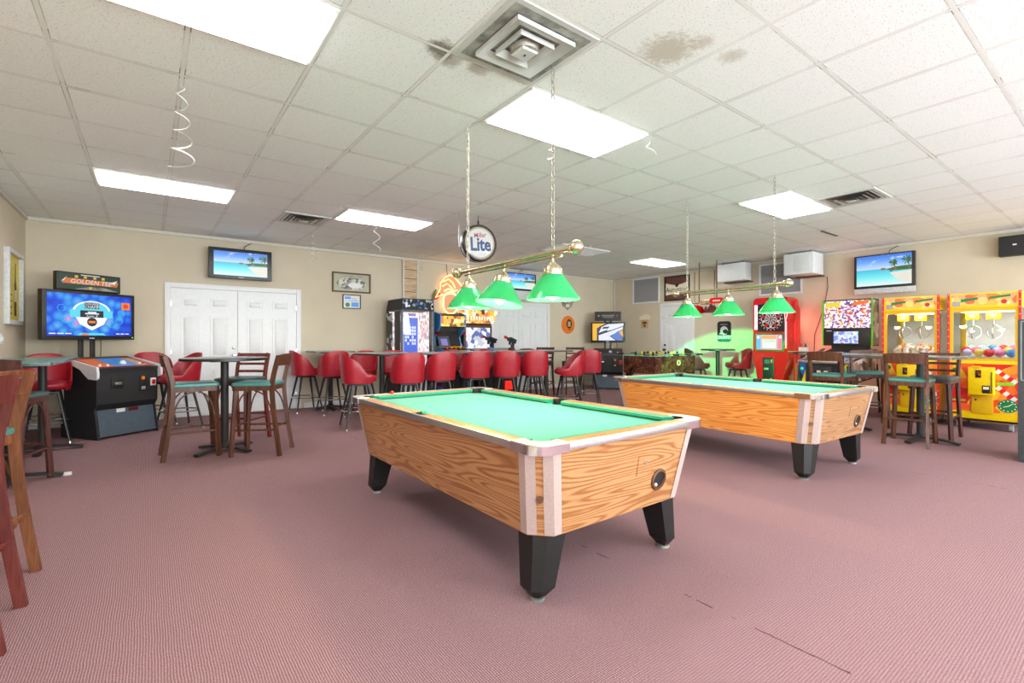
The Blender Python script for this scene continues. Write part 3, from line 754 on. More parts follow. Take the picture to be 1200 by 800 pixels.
# ------------------------------------------------------------------ pool tables
def pool_table(label, loc, rz, side, end):
    """coin operated table; local x is the width, y the length, origin on the floor at the centre"""
    W, L, H = 1.257 / 2, 2.325 / 2, 0.75
    t = thing('pool_table', label, 'pool table', loc, rz, 'coin operated pool tables')
    # cabinet: tapered box with chamfered corners
    def octo(a, b, c, z): return [(-a + c, -b, z), (a - c, -b, z), (a, -b + c, z), (a, b - c, z), (a - c, b, z), (-a + c, b, z), (-a, b - c, z), (-a, -b + c, z)]
    zt, zb = 0.711, 0.312
    ta, tb_, ba, bb = W - 0.022, L - 0.022, W - 0.088, L - 0.088
    top, bot = octo(ta, tb_, .085, zt), octo(ba, bb, .085, zb)
    m = MB(); vs = bot + top
    for i in range(8):
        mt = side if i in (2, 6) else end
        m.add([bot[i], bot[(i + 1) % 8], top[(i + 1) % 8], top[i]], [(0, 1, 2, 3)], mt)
    m.add(bot, [tuple(range(8))], 'black'); m.add(top, [tuple(range(8))], 'black')
    cab = m.build('cabinet', t)
    # metal corner strips, two to a corner
    for sx in (-1, 1):
        for sy in (-1, 1):
            for k in (0, 1):
                m = MB(); e = .004
                def ringpts(a, b, c, z):
                    # outline from the side face round onto the chamfer
                    if k == 0: P = [(a + e, b - c - .045), (a + e, b - c), (a - c * .36 + e * .7, b - c * .64 + e * .7)]
                    else: P = [(a - c - .045, b + e), (a - c, b + e), (a - c * .64 + e * .7, b - c * .36 + e * .7)]
                    return [(sx * x, sy * y, z) for x, y in P]
                A, B = ringpts(ba, bb, .085, zb + .004), ringpts(ta, tb_, .085, zt)
                m.add(A + B, [(0, 1, 4, 3), (1, 2, 5, 4)], 'pinkmetal'); m.build('corner_strip', t)
            m = MB(); cx, cy = (ba + ta) / 2 - .0425, (bb + tb_) / 2 - .0425
            d = Vector((sx, sy, 0)).normalized(); c = Vector((sx * (cx + .001), sy * (cy + .001), (zb + zt) / 2 - .02))
            m.cyl(c, c + d * .006, .016, 'brown', n=14); m.build('bolt_cover', t)
    # rail tops of laminate, cushions, aluminium edge trim
    R = .185                                 # corner casting reach
    iw = .082                                # rail top width
    def rail(x0, x1, y0, y1, name='rail_top'): MB().box(x0, x1, y0, y1, .7115, H, 'railwood', .003).build(name, t)
    for sx in (-1, 1):
        a, b = sorted((sx * (W - .012), sx * (W - iw)))
        rail(a, b, -L + R, -.055); rail(a, b, .055, L - R)
    for sy in (-1, 1):
        a, b = sorted((sy * (L - .012), sy * (L - iw)))
        rail(-W + R, W - R, a, b)
    cw = .05
    def cushion(p0, p1, nrm):
        """cushion between p0 and p1 (rail side), nose towards nrm"""
        p0, p1, nrm = Vector(p0), Vector(p1), Vector(nrm); d = (p1 - p0).normalized()
        m = MB(); q0, q1 = p0 + nrm * cw + d * cw * .75, p1 + nrm * cw - d * cw * .75
        prof0 = [(p0, H - .002), (q0, H - .006), (q0, H - .02), (p0, H - .046)]; prof1 = [(p1, H - .002), (q1, H - .006), (q1, H - .02), (p1, H - .046)]
        f = lambda p, z: (p.x, p.y, z)
        m.hexa([f(*a) for a in prof0], [f(*a) for a in prof1], 'felt2'); m.build('cushion', t)
    for sx in (-1, 1):
        x = sx * (W - iw)
        cushion((x, -L + R - .03, 0), (x, -.05, 0), (-sx, 0, 0)); cushion((x, .05, 0), (x, L - R + .03, 0), (-sx, 0, 0))
    for sy in (-1, 1): cushion((-W + R - .03, sy * (L - iw), 0), (W - R + .03, sy * (L - iw), 0), (0, -sy, 0))
    for sx in (-1, 1):
        a, b = sorted((sx * W, sx * (W - .012))); MB().box(a, b, -L + R, L - R, .7145, H + .0015, 'alu', .003).build('edge_trim', t)
    for sy in (-1, 1):
        a, b = sorted((sy * L, sy * (L - .012))); MB().box(-W + R, W - R, a, b, .7145, H + .0015, 'alu', .003).build('edge_trim', t)
    # rail sights
    for sx in (-1, 1):
        m = MB()
        for k in (-3, -2, -1, 1, 2, 3): m.cyl((sx * (W - .045), k * .27, H - .001), (sx * (W - .045), k * .27, H + .001), .006, 'cream', n=8)
        m.build('sight', t)
    # corner castings with a pocket mouth, black pocket cups
    pr = .066; pc = .133
    def wall_(m, cx, cy, r, a0, a1, za, zb_):
        A = arc(cx, cy, r, a0, a1, 14); n = len(A)
        m.add([(x, y, za) for x, y in A] + [(x, y, zb_) for x, y in A], [(i, i + 1, n + i + 1, n + i) for i in range(n - 1)], 'black', True)
    for sx in (-1, 1):
        for sy in (-1, 1):
            inner = arc(pc, pc, pr, 135 + 18, 315 - 18, 12)
            out = [(R, -.002)] + [(p[0] - .002, p[1] - .002) for p in arc(.085, .085, .085, 270, 180, 8)] + [(-.002, R), (iw + .004, R)] + inner + [(R, iw + .004)]
            P = [(sx * (W - u), sy * (L - v)) for u, v in out]
            m = MB(); m.prism(P, 'z', .7115, H + .003, 'capmetal'); cap = m.build('corner_casting', t)
            P2 = [(R + .0, -.004)] + [(p[0] - .004, p[1] - .004) for p in arc(.085, .085, .085, 270, 180, 10)] + [(-.004, R)]
            m = MB(); Q = [(sx * (W - u), sy * (L - v)) for u, v in P2]
            n = len(Q); m.add([(x, y, .7085) for x, y in Q] + [(x, y, H - .002) for x, y in Q], [(i, i + 1, n + i + 1, n + i) for i in range(n - 1)], 'chrome', True)
            m.build('chrome_skirt', cap)
            mid = math.degrees(math.atan2(sy, sx))
            m = MB(); wall_(m, sx * (W - pc), sy * (L - pc), pr - .0015, mid - 80, mid + 80, .7115, H + .0025); m.build('pocket', t)
    for sx in (-1, 1):
        m = MB(); wall_(m, sx * (W - .070), 0, .053, (0 if sx > 0 else 180) - 100, (0 if sx > 0 else 180) + 100, .7115, H + .002)
        a, b = sorted((sx * (W - .0175), sx * (W - .012))); m.box(a, b, -.055, .055, .7115, H + .002, 'black'); m.build('pocket', t)
    # playing surface with the pocket mouths cut away
    fx, fy = W - iw, L - iw; z = .7165
    q = pr - .004
    ox, oy = W - pc, L - pc
    def corner(sx, sy):
        mid = math.degrees(math.atan2(-sy, -sx))
        A = arc(sx * ox, sy * oy, q, mid - 75, mid + 75, 10)
        return A
    c00 = corner(-1, -1)[::-1]; c10 = corner(1, -1)[::-1]; c11 = corner(1, 1)[::-1]; c01 = corner(-1, 1)[::-1]
    nx = fx - cw * .2
    ny = fy - cw * .2
    sp = lambda sx: arc(sx * (W - .070), 0, .050, 100 if sx > 0 else -80, 260 if sx > 0 else 80, 8)
    poly = c00 + [(-ox + .05, -ny), (ox - .05, -ny)] + c10 + [(nx, -oy + .05), (nx, -.047)] + sp(1)[::-1] + [(nx, .047), (nx, oy - .05)] + c11 + [(ox - .05, ny), (-ox + .05, ny)] + c01 + [(-nx, oy - .05), (-nx, .047)] + sp(-1)[::-1] + [(-nx, -.047), (-nx, -oy + .05)]
    m = MB(); m.add([(x, y, z) for x, y in poly], [tuple(range(len(poly)))], 'felt'); m.add([(x, y, z - .004) for x, y in poly], [tuple(range(len(poly)))], 'felt')
    m.build('playing_surface', t)
    # tapered legs with levellers
    for sx in (-1, 1):
        for sy in (-1, 1):
            def sq(o, s, z, ch):
                x1, y1 = o; x0, y0 = o[0] - s, o[1] - s
                P = [(x0, y0), (x1, y0), (x1, y1 - ch), (x1 - ch, y1), (x0, y1)]
                return [(sx * x, sy * y, z) for x, y in P]
            B = sq((ba - .004, bb - .03), .115, .06, .035); T = sq((ba - .02, bb - .02), .16, zb + .006, .05)
            m = MB(); m.hexa(B, T, 'leg_black')
            b2 = sq((ba - .035, bb - .062), .055, .018, .018); m.hexa(b2, B, 'leg_black')
            leg = m.build('leg', t)
            cx, cy = sx * (ba - .062), sy * (bb - .09)
            MB().cyl((cx, cy, .0), (cx, cy, .012), .034, 'grime', n=18).cyl((cx, cy, .012), (cx, cy, .03), .014, 'steel').build('leveller', leg)
    # ball return opening and coin lock panel on the near end
    def onend(x, z, out):   # point on the sloping near end face
        f = (z - zb) / (zt - zb); return (x, -(bb + (tb_ - bb) * f) - out, z)
    c0 = onend(.275, .45, 0); c = (0, 0, 0); SX = Matrix.Translation(c0) @ Matrix.Rotation(math.atan2(tb_ - bb, zt - zb), 4, 'X'); m = MB(); m.X = SX
    m.lathe([(.060, .0), (.060, -.006), (.054, -.011), (.047, -.011), (.044, -.003)], 'brown', c, 28, 'y')
    ring_ = m.build('ball_return', t)
    m = MB(); m.X = SX; m.lathe([(0, -.002), (.046, -.002)], 'black', c, 24, 'y'); m.sph((-.02, -.003, -.026), .010, 'cream', 8); m.build('cup_liner', ring_)
    m = MB(); A = [onend(.08, .50, .004), onend(.19, .50, .004), onend(.19, .605, .004), onend(.08, .605, .004)]; A2 = [onend(.08, .50, -.001), onend(.19, .50, -.001), onend(.19, .605, -.001), onend(.08, .605, -.001)]
    m.hexa(A2, A, end); lk = m.build('access_panel', t)
    c = onend(.135, .565, .004); m = MB(); m.lathe([(0, -.008), (.008, -.008), (.010, 0)], 'steel', c, 12, 'y'); m.build('lock', lk)
    return t
pt1 = pool_table('near pool table with light oak sides and long green cloth, closest to the camera', (1.915, 2.712, 0), 0.003, 'oak_side', 'oak_end')
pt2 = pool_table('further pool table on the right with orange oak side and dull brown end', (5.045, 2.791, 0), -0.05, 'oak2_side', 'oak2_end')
t = thing('chalk_cube', 'small red cube of chalk on the far rail of the near pool table', 'chalk', (1.62, 3.83, .7515), .3)
MB().box(-.012, .012, -.012, .012, 0, .020, 'bluechalk', .002).build('block', t); MB().cyl((0, 0, .020), (0, 0, .0212), .008, 'white', n=12).build('chalk_face', t)

# ------------------------------------------------------------------ billiard lamps
def chain(m, x, y, z0, z1, mt, link=.05, r=.0028):
    n = int((z1 - z0) / (link * .74)); st = (z1 - z0) / n
    for k in range(n):
        zc = z0 + (k + .5) * st; pts = []
        for i in range(10):
            a = 2 * PI * i / 10; u = .011 * math.cos(a); v = (link / 2) * math.sin(a)
            pts.append((x + (u if k % 2 else 0), y + (0 if k % 2 else u), zc + v))
        m.tube(pts, r, mt, 5, closed=True)
def billiard_lamp(label, loc, rz, y0, y1, shades, zbar, chains, tilts, green_glow=False):
    """brass bar along local y with three green glass shades; origin on the ceiling"""
    t = thing('billiard_lamp', label, 'hanging lamp', (loc[0], loc[1], ZC), rz, 'green shaded billiard lamps')
    z = zbar - ZC
    m = MB(); m.cyl((0, y0, z), (0, y1, z), .017, 'brass', n=14); m.cyl((0, y0 + .12, z - .03), (0, y1 - .12, z - .03), .008, 'brass', n=8)
    for y in (y0, y1):
        s = -1 if y == y0 else 1
        m.sph((0, y, z), .042, 'brass', 16); m.lathe([(.018, -.06 * s), (.03, -.05 * s), (.03, -.035 * s), (.02, -.03 * s)], 'brass', (0, y, z), 16, 'y')
    m.build('bar', t)
    for y in chains:
        m = MB(); m.torus((0, y, z + .028), .012, .003, 'brass', 'x', 12, 5); chain(m, 0, y, z + .035, -.03, 'brasschain')
        m.cyl((0, y, -.03), (0, y, 0), .004, 'steel', n=6); m.build('chain', t)
        if y == chains[0]: continue
        m = MB(); N = 26; pts = [(.008 * math.cos(k * 1.7), y + .009 * math.sin(k * 1.7), -.004 + (z + .02) * k / N) for k in range(N + 1)]
        m.tube(pts, .0022, 'cordwhite', 5); m.build('cord', t)
    for y, tl in zip(shades, tilts):
        zt = z - .09
        m = MB(); m.X = Matrix.Translation((0, y, zt)) @ Matrix.Rotation(tl, 4, 'Y') @ Matrix.Translation((0, -0, -zt))
        m.cyl((0, 0, z - .012), (0, 0, zt + .02), .008, 'brass', n=8)
        m.lathe([(.0, zt + .03), (.022, zt + .03), (.03, zt + .012), (.046, zt + .008), (.056, zt - .01), (.056, zt - .03), (.064, zt - .034), (.064, zt - .045), (.058, zt - .048)], 'brass', (0, 0, 0), 24)
        fit = m.build('fitter', t)
        m2 = MB(); m2.X = m.X
        a, b = zt - .04, zt - .195
        m2.lathe([(.060, a), (.167, b + .004), (.168, b), (.164, b), (.057, a - .004)], 'greenglass', (0, 0, 0), 40); sh = m2.build('lamp_shade', t)
        m3 = MB(); m3.X = m.X; m3.cyl((0, 0, zt - .04), (0, 0, zt - .115), .018, 'white', n=12); m3.sph((0, 0, zt - .155), (.032, .032, .042), 'bulb', 12); m3.build('bulb', t)
        ld = bpy.data.lights.new('bulb_light', 'POINT'); ld.energy = BULB; ld.color = (1.0, .68, .38); ld.shadow_soft_size = .045
        lo = bpy.data.objects.new('bulb_light', ld); COL.objects.link(lo); lo.parent = t; lo.location = (m.X @ Vector((0, 0, zt - .20)))
    return t
L1 = billiard_lamp('brass lamp bar with three green shades over the near pool table', (1.94, 0), 0, 1.98, 3.31, (2.18, 2.69, 3.13), 1.725, (2.18, 3.15), (0, .17, 0))
L2 = billiard_lamp('brass lamp bar with three green shades over the further pool table', (5.05, 2.80), -0.05, -.63, .70, (-.51, .01, .53), 1.755, (-.49, .53), (0, 0, 0), True)

# small red and brass bar lamp near the far door
t = thing('pub_lamp', 'small brass bar lamp with red shades hanging near the single door', 'hanging lamp', (9.40, 5.68, ZC))
z = 1.99 - ZC
m = MB(); m.cyl((0, -.36, z), (0, .36, z), .016, 'brass', n=10); m.sph((0, -.36, z), .03, 'brass', 10); m.sph((0, .36, z), .03, 'brass', 10); m.box(-.03, .03, -.1, .16, z - .05, z + .05, 'brass', .01); m.build('bar', t)
for y in (-.2, .2):
    m = MB(); chain(m, 0, y, z + .02, -.0, 'brown', .06, .006); m.build('chain', t)
m = MB(); P = arc(.10, 0, .06, -90, 90, 8) + arc(-.10, 0, .06, 90, 270, 8); m.prism(P, 'x', -.05, -.03, 'redgloss'); o = m.build('name_plate', t)
o.location = (0, -.22, z + .02)
m = MB(); m.box(-.0515, -.0505, -.08, .08, -.016, .012, 'cream'); m.build('lettering', o)
for y, mt in ((.24, 'redglass'), (-.06, 'redb')):
    m = MB(); m.cyl((0, y, z), (0, y, z - .06), .012, 'brass', n=8); m.lathe([(.03, z - .055), (.10, z - .09), (.13, z - .16), (.135, z - .22), (.13, z - .22), (.095, z - .09)], mt, (0, y, 0), 24); m.build('lamp_shade', t)

# hanging round lightbox sign
t = thing('round_hanging_sign', 'round black rimmed lightbox beer sign hanging from the ceiling behind the lamp chain', 'sign', (3.50, 5.42, 2.475), math.radians(-10))
R_ = .245
m = MB(); m.lathe([(0, .07), (R_ - .02, .07), (R_, .055), (R_, -.055), (R_ - .012, -.075), (R_ - .03, -.075), (R_ - .034, -.06)], 'black_plastic', (0, 0, 0), 48, 'y'); m.lathe([(R_ + .001, .02), (R_ + .001, -.02)], 'steel', (0, 0, 0), 48, 'y'); case = m.build('case', t)
tan_ = em('sign_tan', srgb(206, 184, 150), .75); wh = em('sign_white', srgb(232, 230, 226), .85); bl = em('sign_blue', srgb(34, 84, 148), .8); rd = em('sign_red', srgb(170, 44, 40), .8); nv = em('sign_navy', srgb(20, 40, 70), .8)
m = MB(); m.disc(0, 0, R_ - .034, -.061, tan_, 48); m.disc(0, 0, R_ - .056, -.0615, wh, 48); m.disc(0, 0, R_ - .078, -.0612, 'silver', 48); m.build('face', t)
m = MB(); m.text('Miller', -.005, .10, .085, -.063, rd, .9, .14, .2, .001); m.text('Lite', 0.006, -.024, .245, -.063, nv, .80, .05, 0, .007); m.text('Lite', 0, -.02, .24, -.0636, bl, .80, .05, 0, .003); m.build('lettering', t)
m = MB(); m.flat([(.17 * math.cos(a) , -.10 + .055 * math.sin(a) + .02 * math.cos(a)) for a in [2 * PI * k / 20 for k in range(20)]], -.0625, 'silver'); m.flat([(.13, -.135), (.175, -.02), (.15, -.03), (.02, -.12)], -.0628, 'paper'); m.build('swoosh', t)
m = MB(); m.cyl((0, 0, R_), (0, 0, R_ + .06), .012, 'black', n=10); m.cyl((0, 0, R_ + .06), (0, 0, ZC - 2.475 - .001), .004, 'black', n=6); m.build('hook', t)
m = MB(); m.tube([(-R_ - .012, .02, -.06), (-R_ - .014, .02, .1), (-R_ - .014, .02, ZC - 2.475 - .001)], .008, 'steel', 6, flat=(.003, .012)); m.build('bracket', t)

# neon bird sign on the back wall
no = em('neon_orange', (1.0, .42, .12), 5.5); ny = em('neon_amber', (1.0, .62, .16), 5.0); nr = em('neon_red', (1.0, .10, .06), 3.0)
t = thing('neon_sign', 'glowing orange neon bird sign hung on the back wall behind a lamp shade', 'neon sign', (5.06, YB, 2.28))
bird = [(-.30, -.20), (-.20, -.02), (-.19, .10), (-.10, .22), (.03, .29), (.14, .26), (.24, .16), (.34, .06), (.30, -.06), (.20, -.14), (.08, -.10), (-.04, -.12), (-.16, -.14)]
body = em('neon_lit_panel', srgb(238, 160, 110), 1.0)
m = MB(); m.prism([(x * .96, z_ * .96 + .01) for x, z_ in bird], 'y', -.045, -.025, body); m.box(-.05, .05, -.025, 0, .0, .1, 'black'); m.build('backing', t)
m = MB()
def neon(pts, mt, r=.011, y=-.062, closed=False): m.tube([(x, y, z_) for x, z_ in pts], r, mt, 7, closed=closed)
neon(bird, no, closed=True); neon([(-.12, .14), (.0, .20), (.10, .14), (.16, .02)], no); neon([(-.14, .04), (-.04, .10), (.06, .04), (.14, -.06)], no); neon(arc(-.03, .05, .035, 0, 330, 10), nr); neon([(-.10, -.06), (.0, .0), (.1, -.05), (.22, -.02)], ny)
m.build('neon_tube', t)
m = MB(); m.prism([(-.36, -.26), (-.30, -.12), (-.22, -.06), (-.18, -.16), (-.26, -.24)], 'y', -.05, -.03, 'redpaint'); m.prism([(-.40, -.30), (-.36, -.14), (-.29, -.03), (-.27, -.05), (-.33, -.15), (-.37, -.30)], 'y', -.055, -.035, 'green'); m.build('tail', t)
m = MB(); P = arc(.05, -.24, .17, 0, 180, 10) + arc(.05, -.36, .17, 180, 360, 10); m.tube([(x, -.06, z_) for x, z_ in P], .014, ny, 7, closed=True); m.prism([(x * .9 + .005, z_ * .95 - .015) for x, z_ in P], 'y', -.045, -.025, body); m.build('name_plate', t)
m = MB(); 
for k in range(6): m.rect(-.08 + k * .045, -.05 + k * .045, -.39 + .02 * (k % 2), -.32, -.047, nr)
m.build('lettering', t)
m = MB(); m.tube([(.0, -.03, .28), (-.02, -.02, .4), (-.02, -.012, z0 - 2.28)], .005, 'black', 5); m.build('power_cord', t)

# ------------------------------------------------------------------ seating
def bez(p0, p1, p2, n=6):
    p0, p1, p2 = Vector(p0), Vector(p1), Vector(p2)
    return [(p0 * (1 - t_) ** 2 + p1 * 2 * t_ * (1 - t_) + p2 * t_ ** 2) for t_ in [i / n for i in range(n + 1)]]
def curved(pts, n=4):
    """smooth path through points (Catmull-Rom)"""
    P = [Vector(p) for p in pts]; out = []
    for i in range(len(P) - 1):
        a, b, c, d = P[max(i - 1, 0)], P[i], P[i + 1], P[min(i + 2, len(P) - 1)]
        for k in range(n):
            u = k / n
            out.append(0.5 * (2 * b + (c - a) * u + (2 * a - 5 * b + 4 * c - d) * u * u + (3 * b - a - 3 * c + d) * u ** 3))
    return out + [P[-1]]
def bar_chair(name, label, wd, seatm, loc, rz, ladder=False, group=None, rail_h=.105, rail_slot=True, ring=False):
    """bar height wooden chair; front is -y"""
    t = thing(name, label, 'bar chair', loc, rz, group)
    w, sh = .185, .725
    m = MB(); P = arc(w - .03, -w + .02, .035, 270, 360, 4) + arc(w - .03, w - .02, .03, 0, 90, 4) + arc(-w + .03, w - .02, .03, 90, 180, 4) + arc(-w + .03, -w + .02, .035, 180, 270, 4)
    P = [(x * 1.06, y * 1.04 - .005) for x, y in P]
    n = len(P); sc = lambda k, z: [(x * k, y * k, z) for x, y in P]
    vs = sc(.985, sh) + sc(1.0, sh + .012) + sc(.98, sh + .028) + sc(.86, sh + .036) + sc(.5, sh + .038)
    m.add(vs, [(r * n + i, r * n + (i + 1) % n, (r + 1) * n + (i + 1) % n, (r + 1) * n + i) for r in range(4) for i in range(n)] + [tuple(range(n))[::-1], tuple(4 * n + i for i in range(n))], seatm, True)
    m.build('seat', t)
    m = MB(); m.prism([(x * .97, y * .97) for x, y in P], 'z', sh - .05, sh - .001, wd); m.build('seat_frame', t)
    for s in (-1, 1):
        m = MB(); m.tube([(s * (w - .02), -w + .015, sh - .004), (s * (w + .012), -w - .02, 0)], .02, wd, 4, flat=(.018, .018)); m.build('front_leg', t)
        m = MB(); pts = curved([(s * (w + .012), w + .085, 0), (s * w, w + .035, .35), (s * (w - .004), w + .004, sh - .06), (s * (w - .004), w + .018, sh + .1), (s * w, w + .07, 1.035)], 5)
        m.tube(pts, .02, wd, 4, flat=(.014, .021)); m.build('back_post', t)
        m = MB(); m.tube(bez((s * (w - .004), -w + .02, sh - .30), (s * (w - .004), -w + .05, sh - .06), (s * (w - .004), -.02, sh - .055)) , .008, wd, 6); m.tube(bez((s * (w + .0), w + .005, sh - .30), (s * (w), w - .03, sh - .06), (s * (w - .004), .02, sh - .055)), .008, wd, 6)
        m.build('curved_brace', t)
        m = MB(); m.tube([(s * (w + .004), -w - .01, .27), (s * (w + .004), w + .045, .27)], .011, wd, 6); m.build('stretcher', t)
    if ring:
        m = MB(); m.tube([(x, y, .29) for x, y in [((.203 * math.cos(2 * PI * k / 28)), .02 + .235 * math.sin(2 * PI * k / 28)) for k in range(28)]], .014, wd, 4, closed=True, flat=(.020, .011)); m.build('foot_ring', t)
    m = MB(); m.tube([(-w - .004, -w - .012, .30), (w + .004, -w - .012, .30)], .012, wd, 6); m.build('stretcher', t)
    m = MB(); m.tube([(-w, w + .043, .30), (w, w + .043, .30)], .011, wd, 6); m.build('stretcher', t)
    def rail(z0, z1, yo, bow, th, slot=False, wx=.0):
        m = MB(); N = 10; a = w - .004 + wx; vs = []; fs = []
        for i in range(N + 1):
            x = -a + 2 * a * i / N; c = yo + bow * (1 - (x / a) ** 2)
            lean = .16
            crown = .012 * (1 - (x / a) ** 2) if not ladder else 0
            for (z, y) in ((z0, c - th / 2), (z1 + crown, c - th / 2 + lean * (z1 - z0)), (z1 + crown, c + th / 2 + lean * (z1 - z0)), (z0, c + th / 2)): vs.append((x, y, z))
        for i in range(N):
            if slot and i in (4, 5): pass
            fs += [(i * 4 + k, i * 4 + (k + 1) % 4, i * 4 + 4 + (k + 1) % 4, i * 4 + 4 + k) for k in range(4)]
        fs += [(0, 1, 2, 3), (N * 4, N * 4 + 1, N * 4 + 2, N * 4 + 3)]
        m.add(vs, fs, wd, False)
        return m
    if ladder:
        rail(.985, 1.035, w + .062, .02, .02).build('top_rail', t)
        for z in (.80, .89): rail(z, z + .03, w + .028 + (z - .8) * .16, .02, .014).build('back_slat', t)
    else:
        rail(1.035 - rail_h, 1.04, w + .05, .03, .022, wx=.016).build('top_rail', t)
    return t
def place(proto, used, loc, rz, label, group=None):
    if not used: proto.location = loc; proto.rotation_euler = (0, 0, rz); proto['label'] = label; used.append(1)
    else: proto = dup(proto, loc, rz, label)
    if group: proto['group'] = group
    return proto
# high tables with a column and cross base
def high_table(name, label, loc, rz, shape, a, b, h, topm, edgem, feet=.30, twin=None, thick=.028):
    t = thing(name, label, 'high table', loc, rz)
    m = MB()
    if shape == 'round':
        m.lathe([(0, h), (a - .008, h), (a, h - .004)], topm, (0, 0, 0), 48); m.lathe([(a, h - .004), (a, h - thick), (a - .01, h - thick - .002), (0, h - thick - .002)], edgem, (0, 0, 0), 48)
    else:
        r = .03; P = arc(a - r, -b + r, r, 270, 360, 4) + arc(a - r, b - r, r, 0, 90, 4) + arc(-a + r, b - r, r, 90, 180, 4) + arc(-a + r, -b + r, r, 180, 270, 4)
        m.prism(P, 'z', h - thick, h - .004, edgem); m.prism([(x * .995, y * .995) for x, y in P], 'z', h - .004, h, topm)
    m.build('tabletop', t)
    for (cx, cy) in (twin or [(0, 0)]):
        m = MB(); m.box(cx - .16, cx + .16, cy - .03, cy + .03, h - thick - .018, h - thick, 'ironbase'); m.box(cx - .03, cx + .03, cy - .16, cy + .16, h - thick - .018, h - thick, 'ironbase'); m.build('support_plate', t)
        m = MB(); m.cyl((cx, cy, .05), (cx, cy, h - thick - .012), .038, 'ironbase', n=16); m.lathe([(.07, .055), (.055, .075), (.038, .09)], 'ironbase', (cx, cy, 0), 16); m.build('column', t)
        m = MB()
        for k in range(4):
            an = k * PI / 2; ca, sa = math.cos(an), math.sin(an)
            m.tube([(cx + ca * .03, cy + sa * .03, .05), (cx + ca * feet * .6, cy + sa * feet * .6, .04), (cx + ca * feet, cy + sa * feet, .018)], .03, 'ironbase', 6, flat=(.032, .017))
        m.build('base', t)
    return t

# --- round dark table left of the near pool table, with its three chairs
high_table('round_bar_table', 'dark round bar table in front of the white double doors', (.655, 6.07, 0), .62, 'round', .415, 0, 1.008, 'darktop', 'black_plastic', .34)
cw_used = []; cw = bar_chair('bar_chair', '', 'chairwood', 'teal', (0, 0, 0), 0)
place(cw, cw_used, (.37, 6.03, 0), face(2), 'brown bar chair with teal seat on the left side of the round table')
place(cw, cw_used, (.945, 5.755, 0), face(150), 'brown bar chair with teal seat on the right side of the round table')
lw_used = []; lw = bar_chair('bar_chair', '', 'redwood', 'darkteal', (0, 0, 0), 0, ladder=True)
place(lw, lw_used, (.87, 6.52, 0), face(229), 'reddish ladder back bar chair behind the round table by the white doors')

# --- green topped table at the far left
high_table('bar_table', 'long green topped bar table at the left edge of the room', (-.975, 6.60, 0), -.01, 'rect', .32, .90, 1.005, 'greentop', 'darktop', .33, [(.05, -.80), (.05, .60)])
t = thing('floor_tape', 'white taped foot end under the green topped left table', 'tape', (-.585, 5.80, 0.0)); MB().box(-.035, .035, -.02, .02, .0, .028, 'ducttape', .006).build('wrap', t)
dk = bar_chair('bar_chair', 'dark maroon bar chair at the near end of the green topped table', 'darkwood', 'darkteal', (-.93, 5.64, 0), face(75))
ok = bar_chair('bar_chair', 'amber brown wooden bar chair at the left edge, tallest of the near row', 'oakchair', 'teal', (-.79, 3.40, 0), face(160), ring=True)
rw = bar_chair('bar_chair', 'cherry red wooden bar chair at the left edge, just nearer than the amber one', 'redwood', 'teal', (-.78, 2.97, 0), face(160), ring=True)
bar_chair('bar_chair', 'red brown bar chair cut off by the left frame edge, nearest the camera', 'redwood', 'teal', (-.78, 2.55, 0), face(160), ring=True)

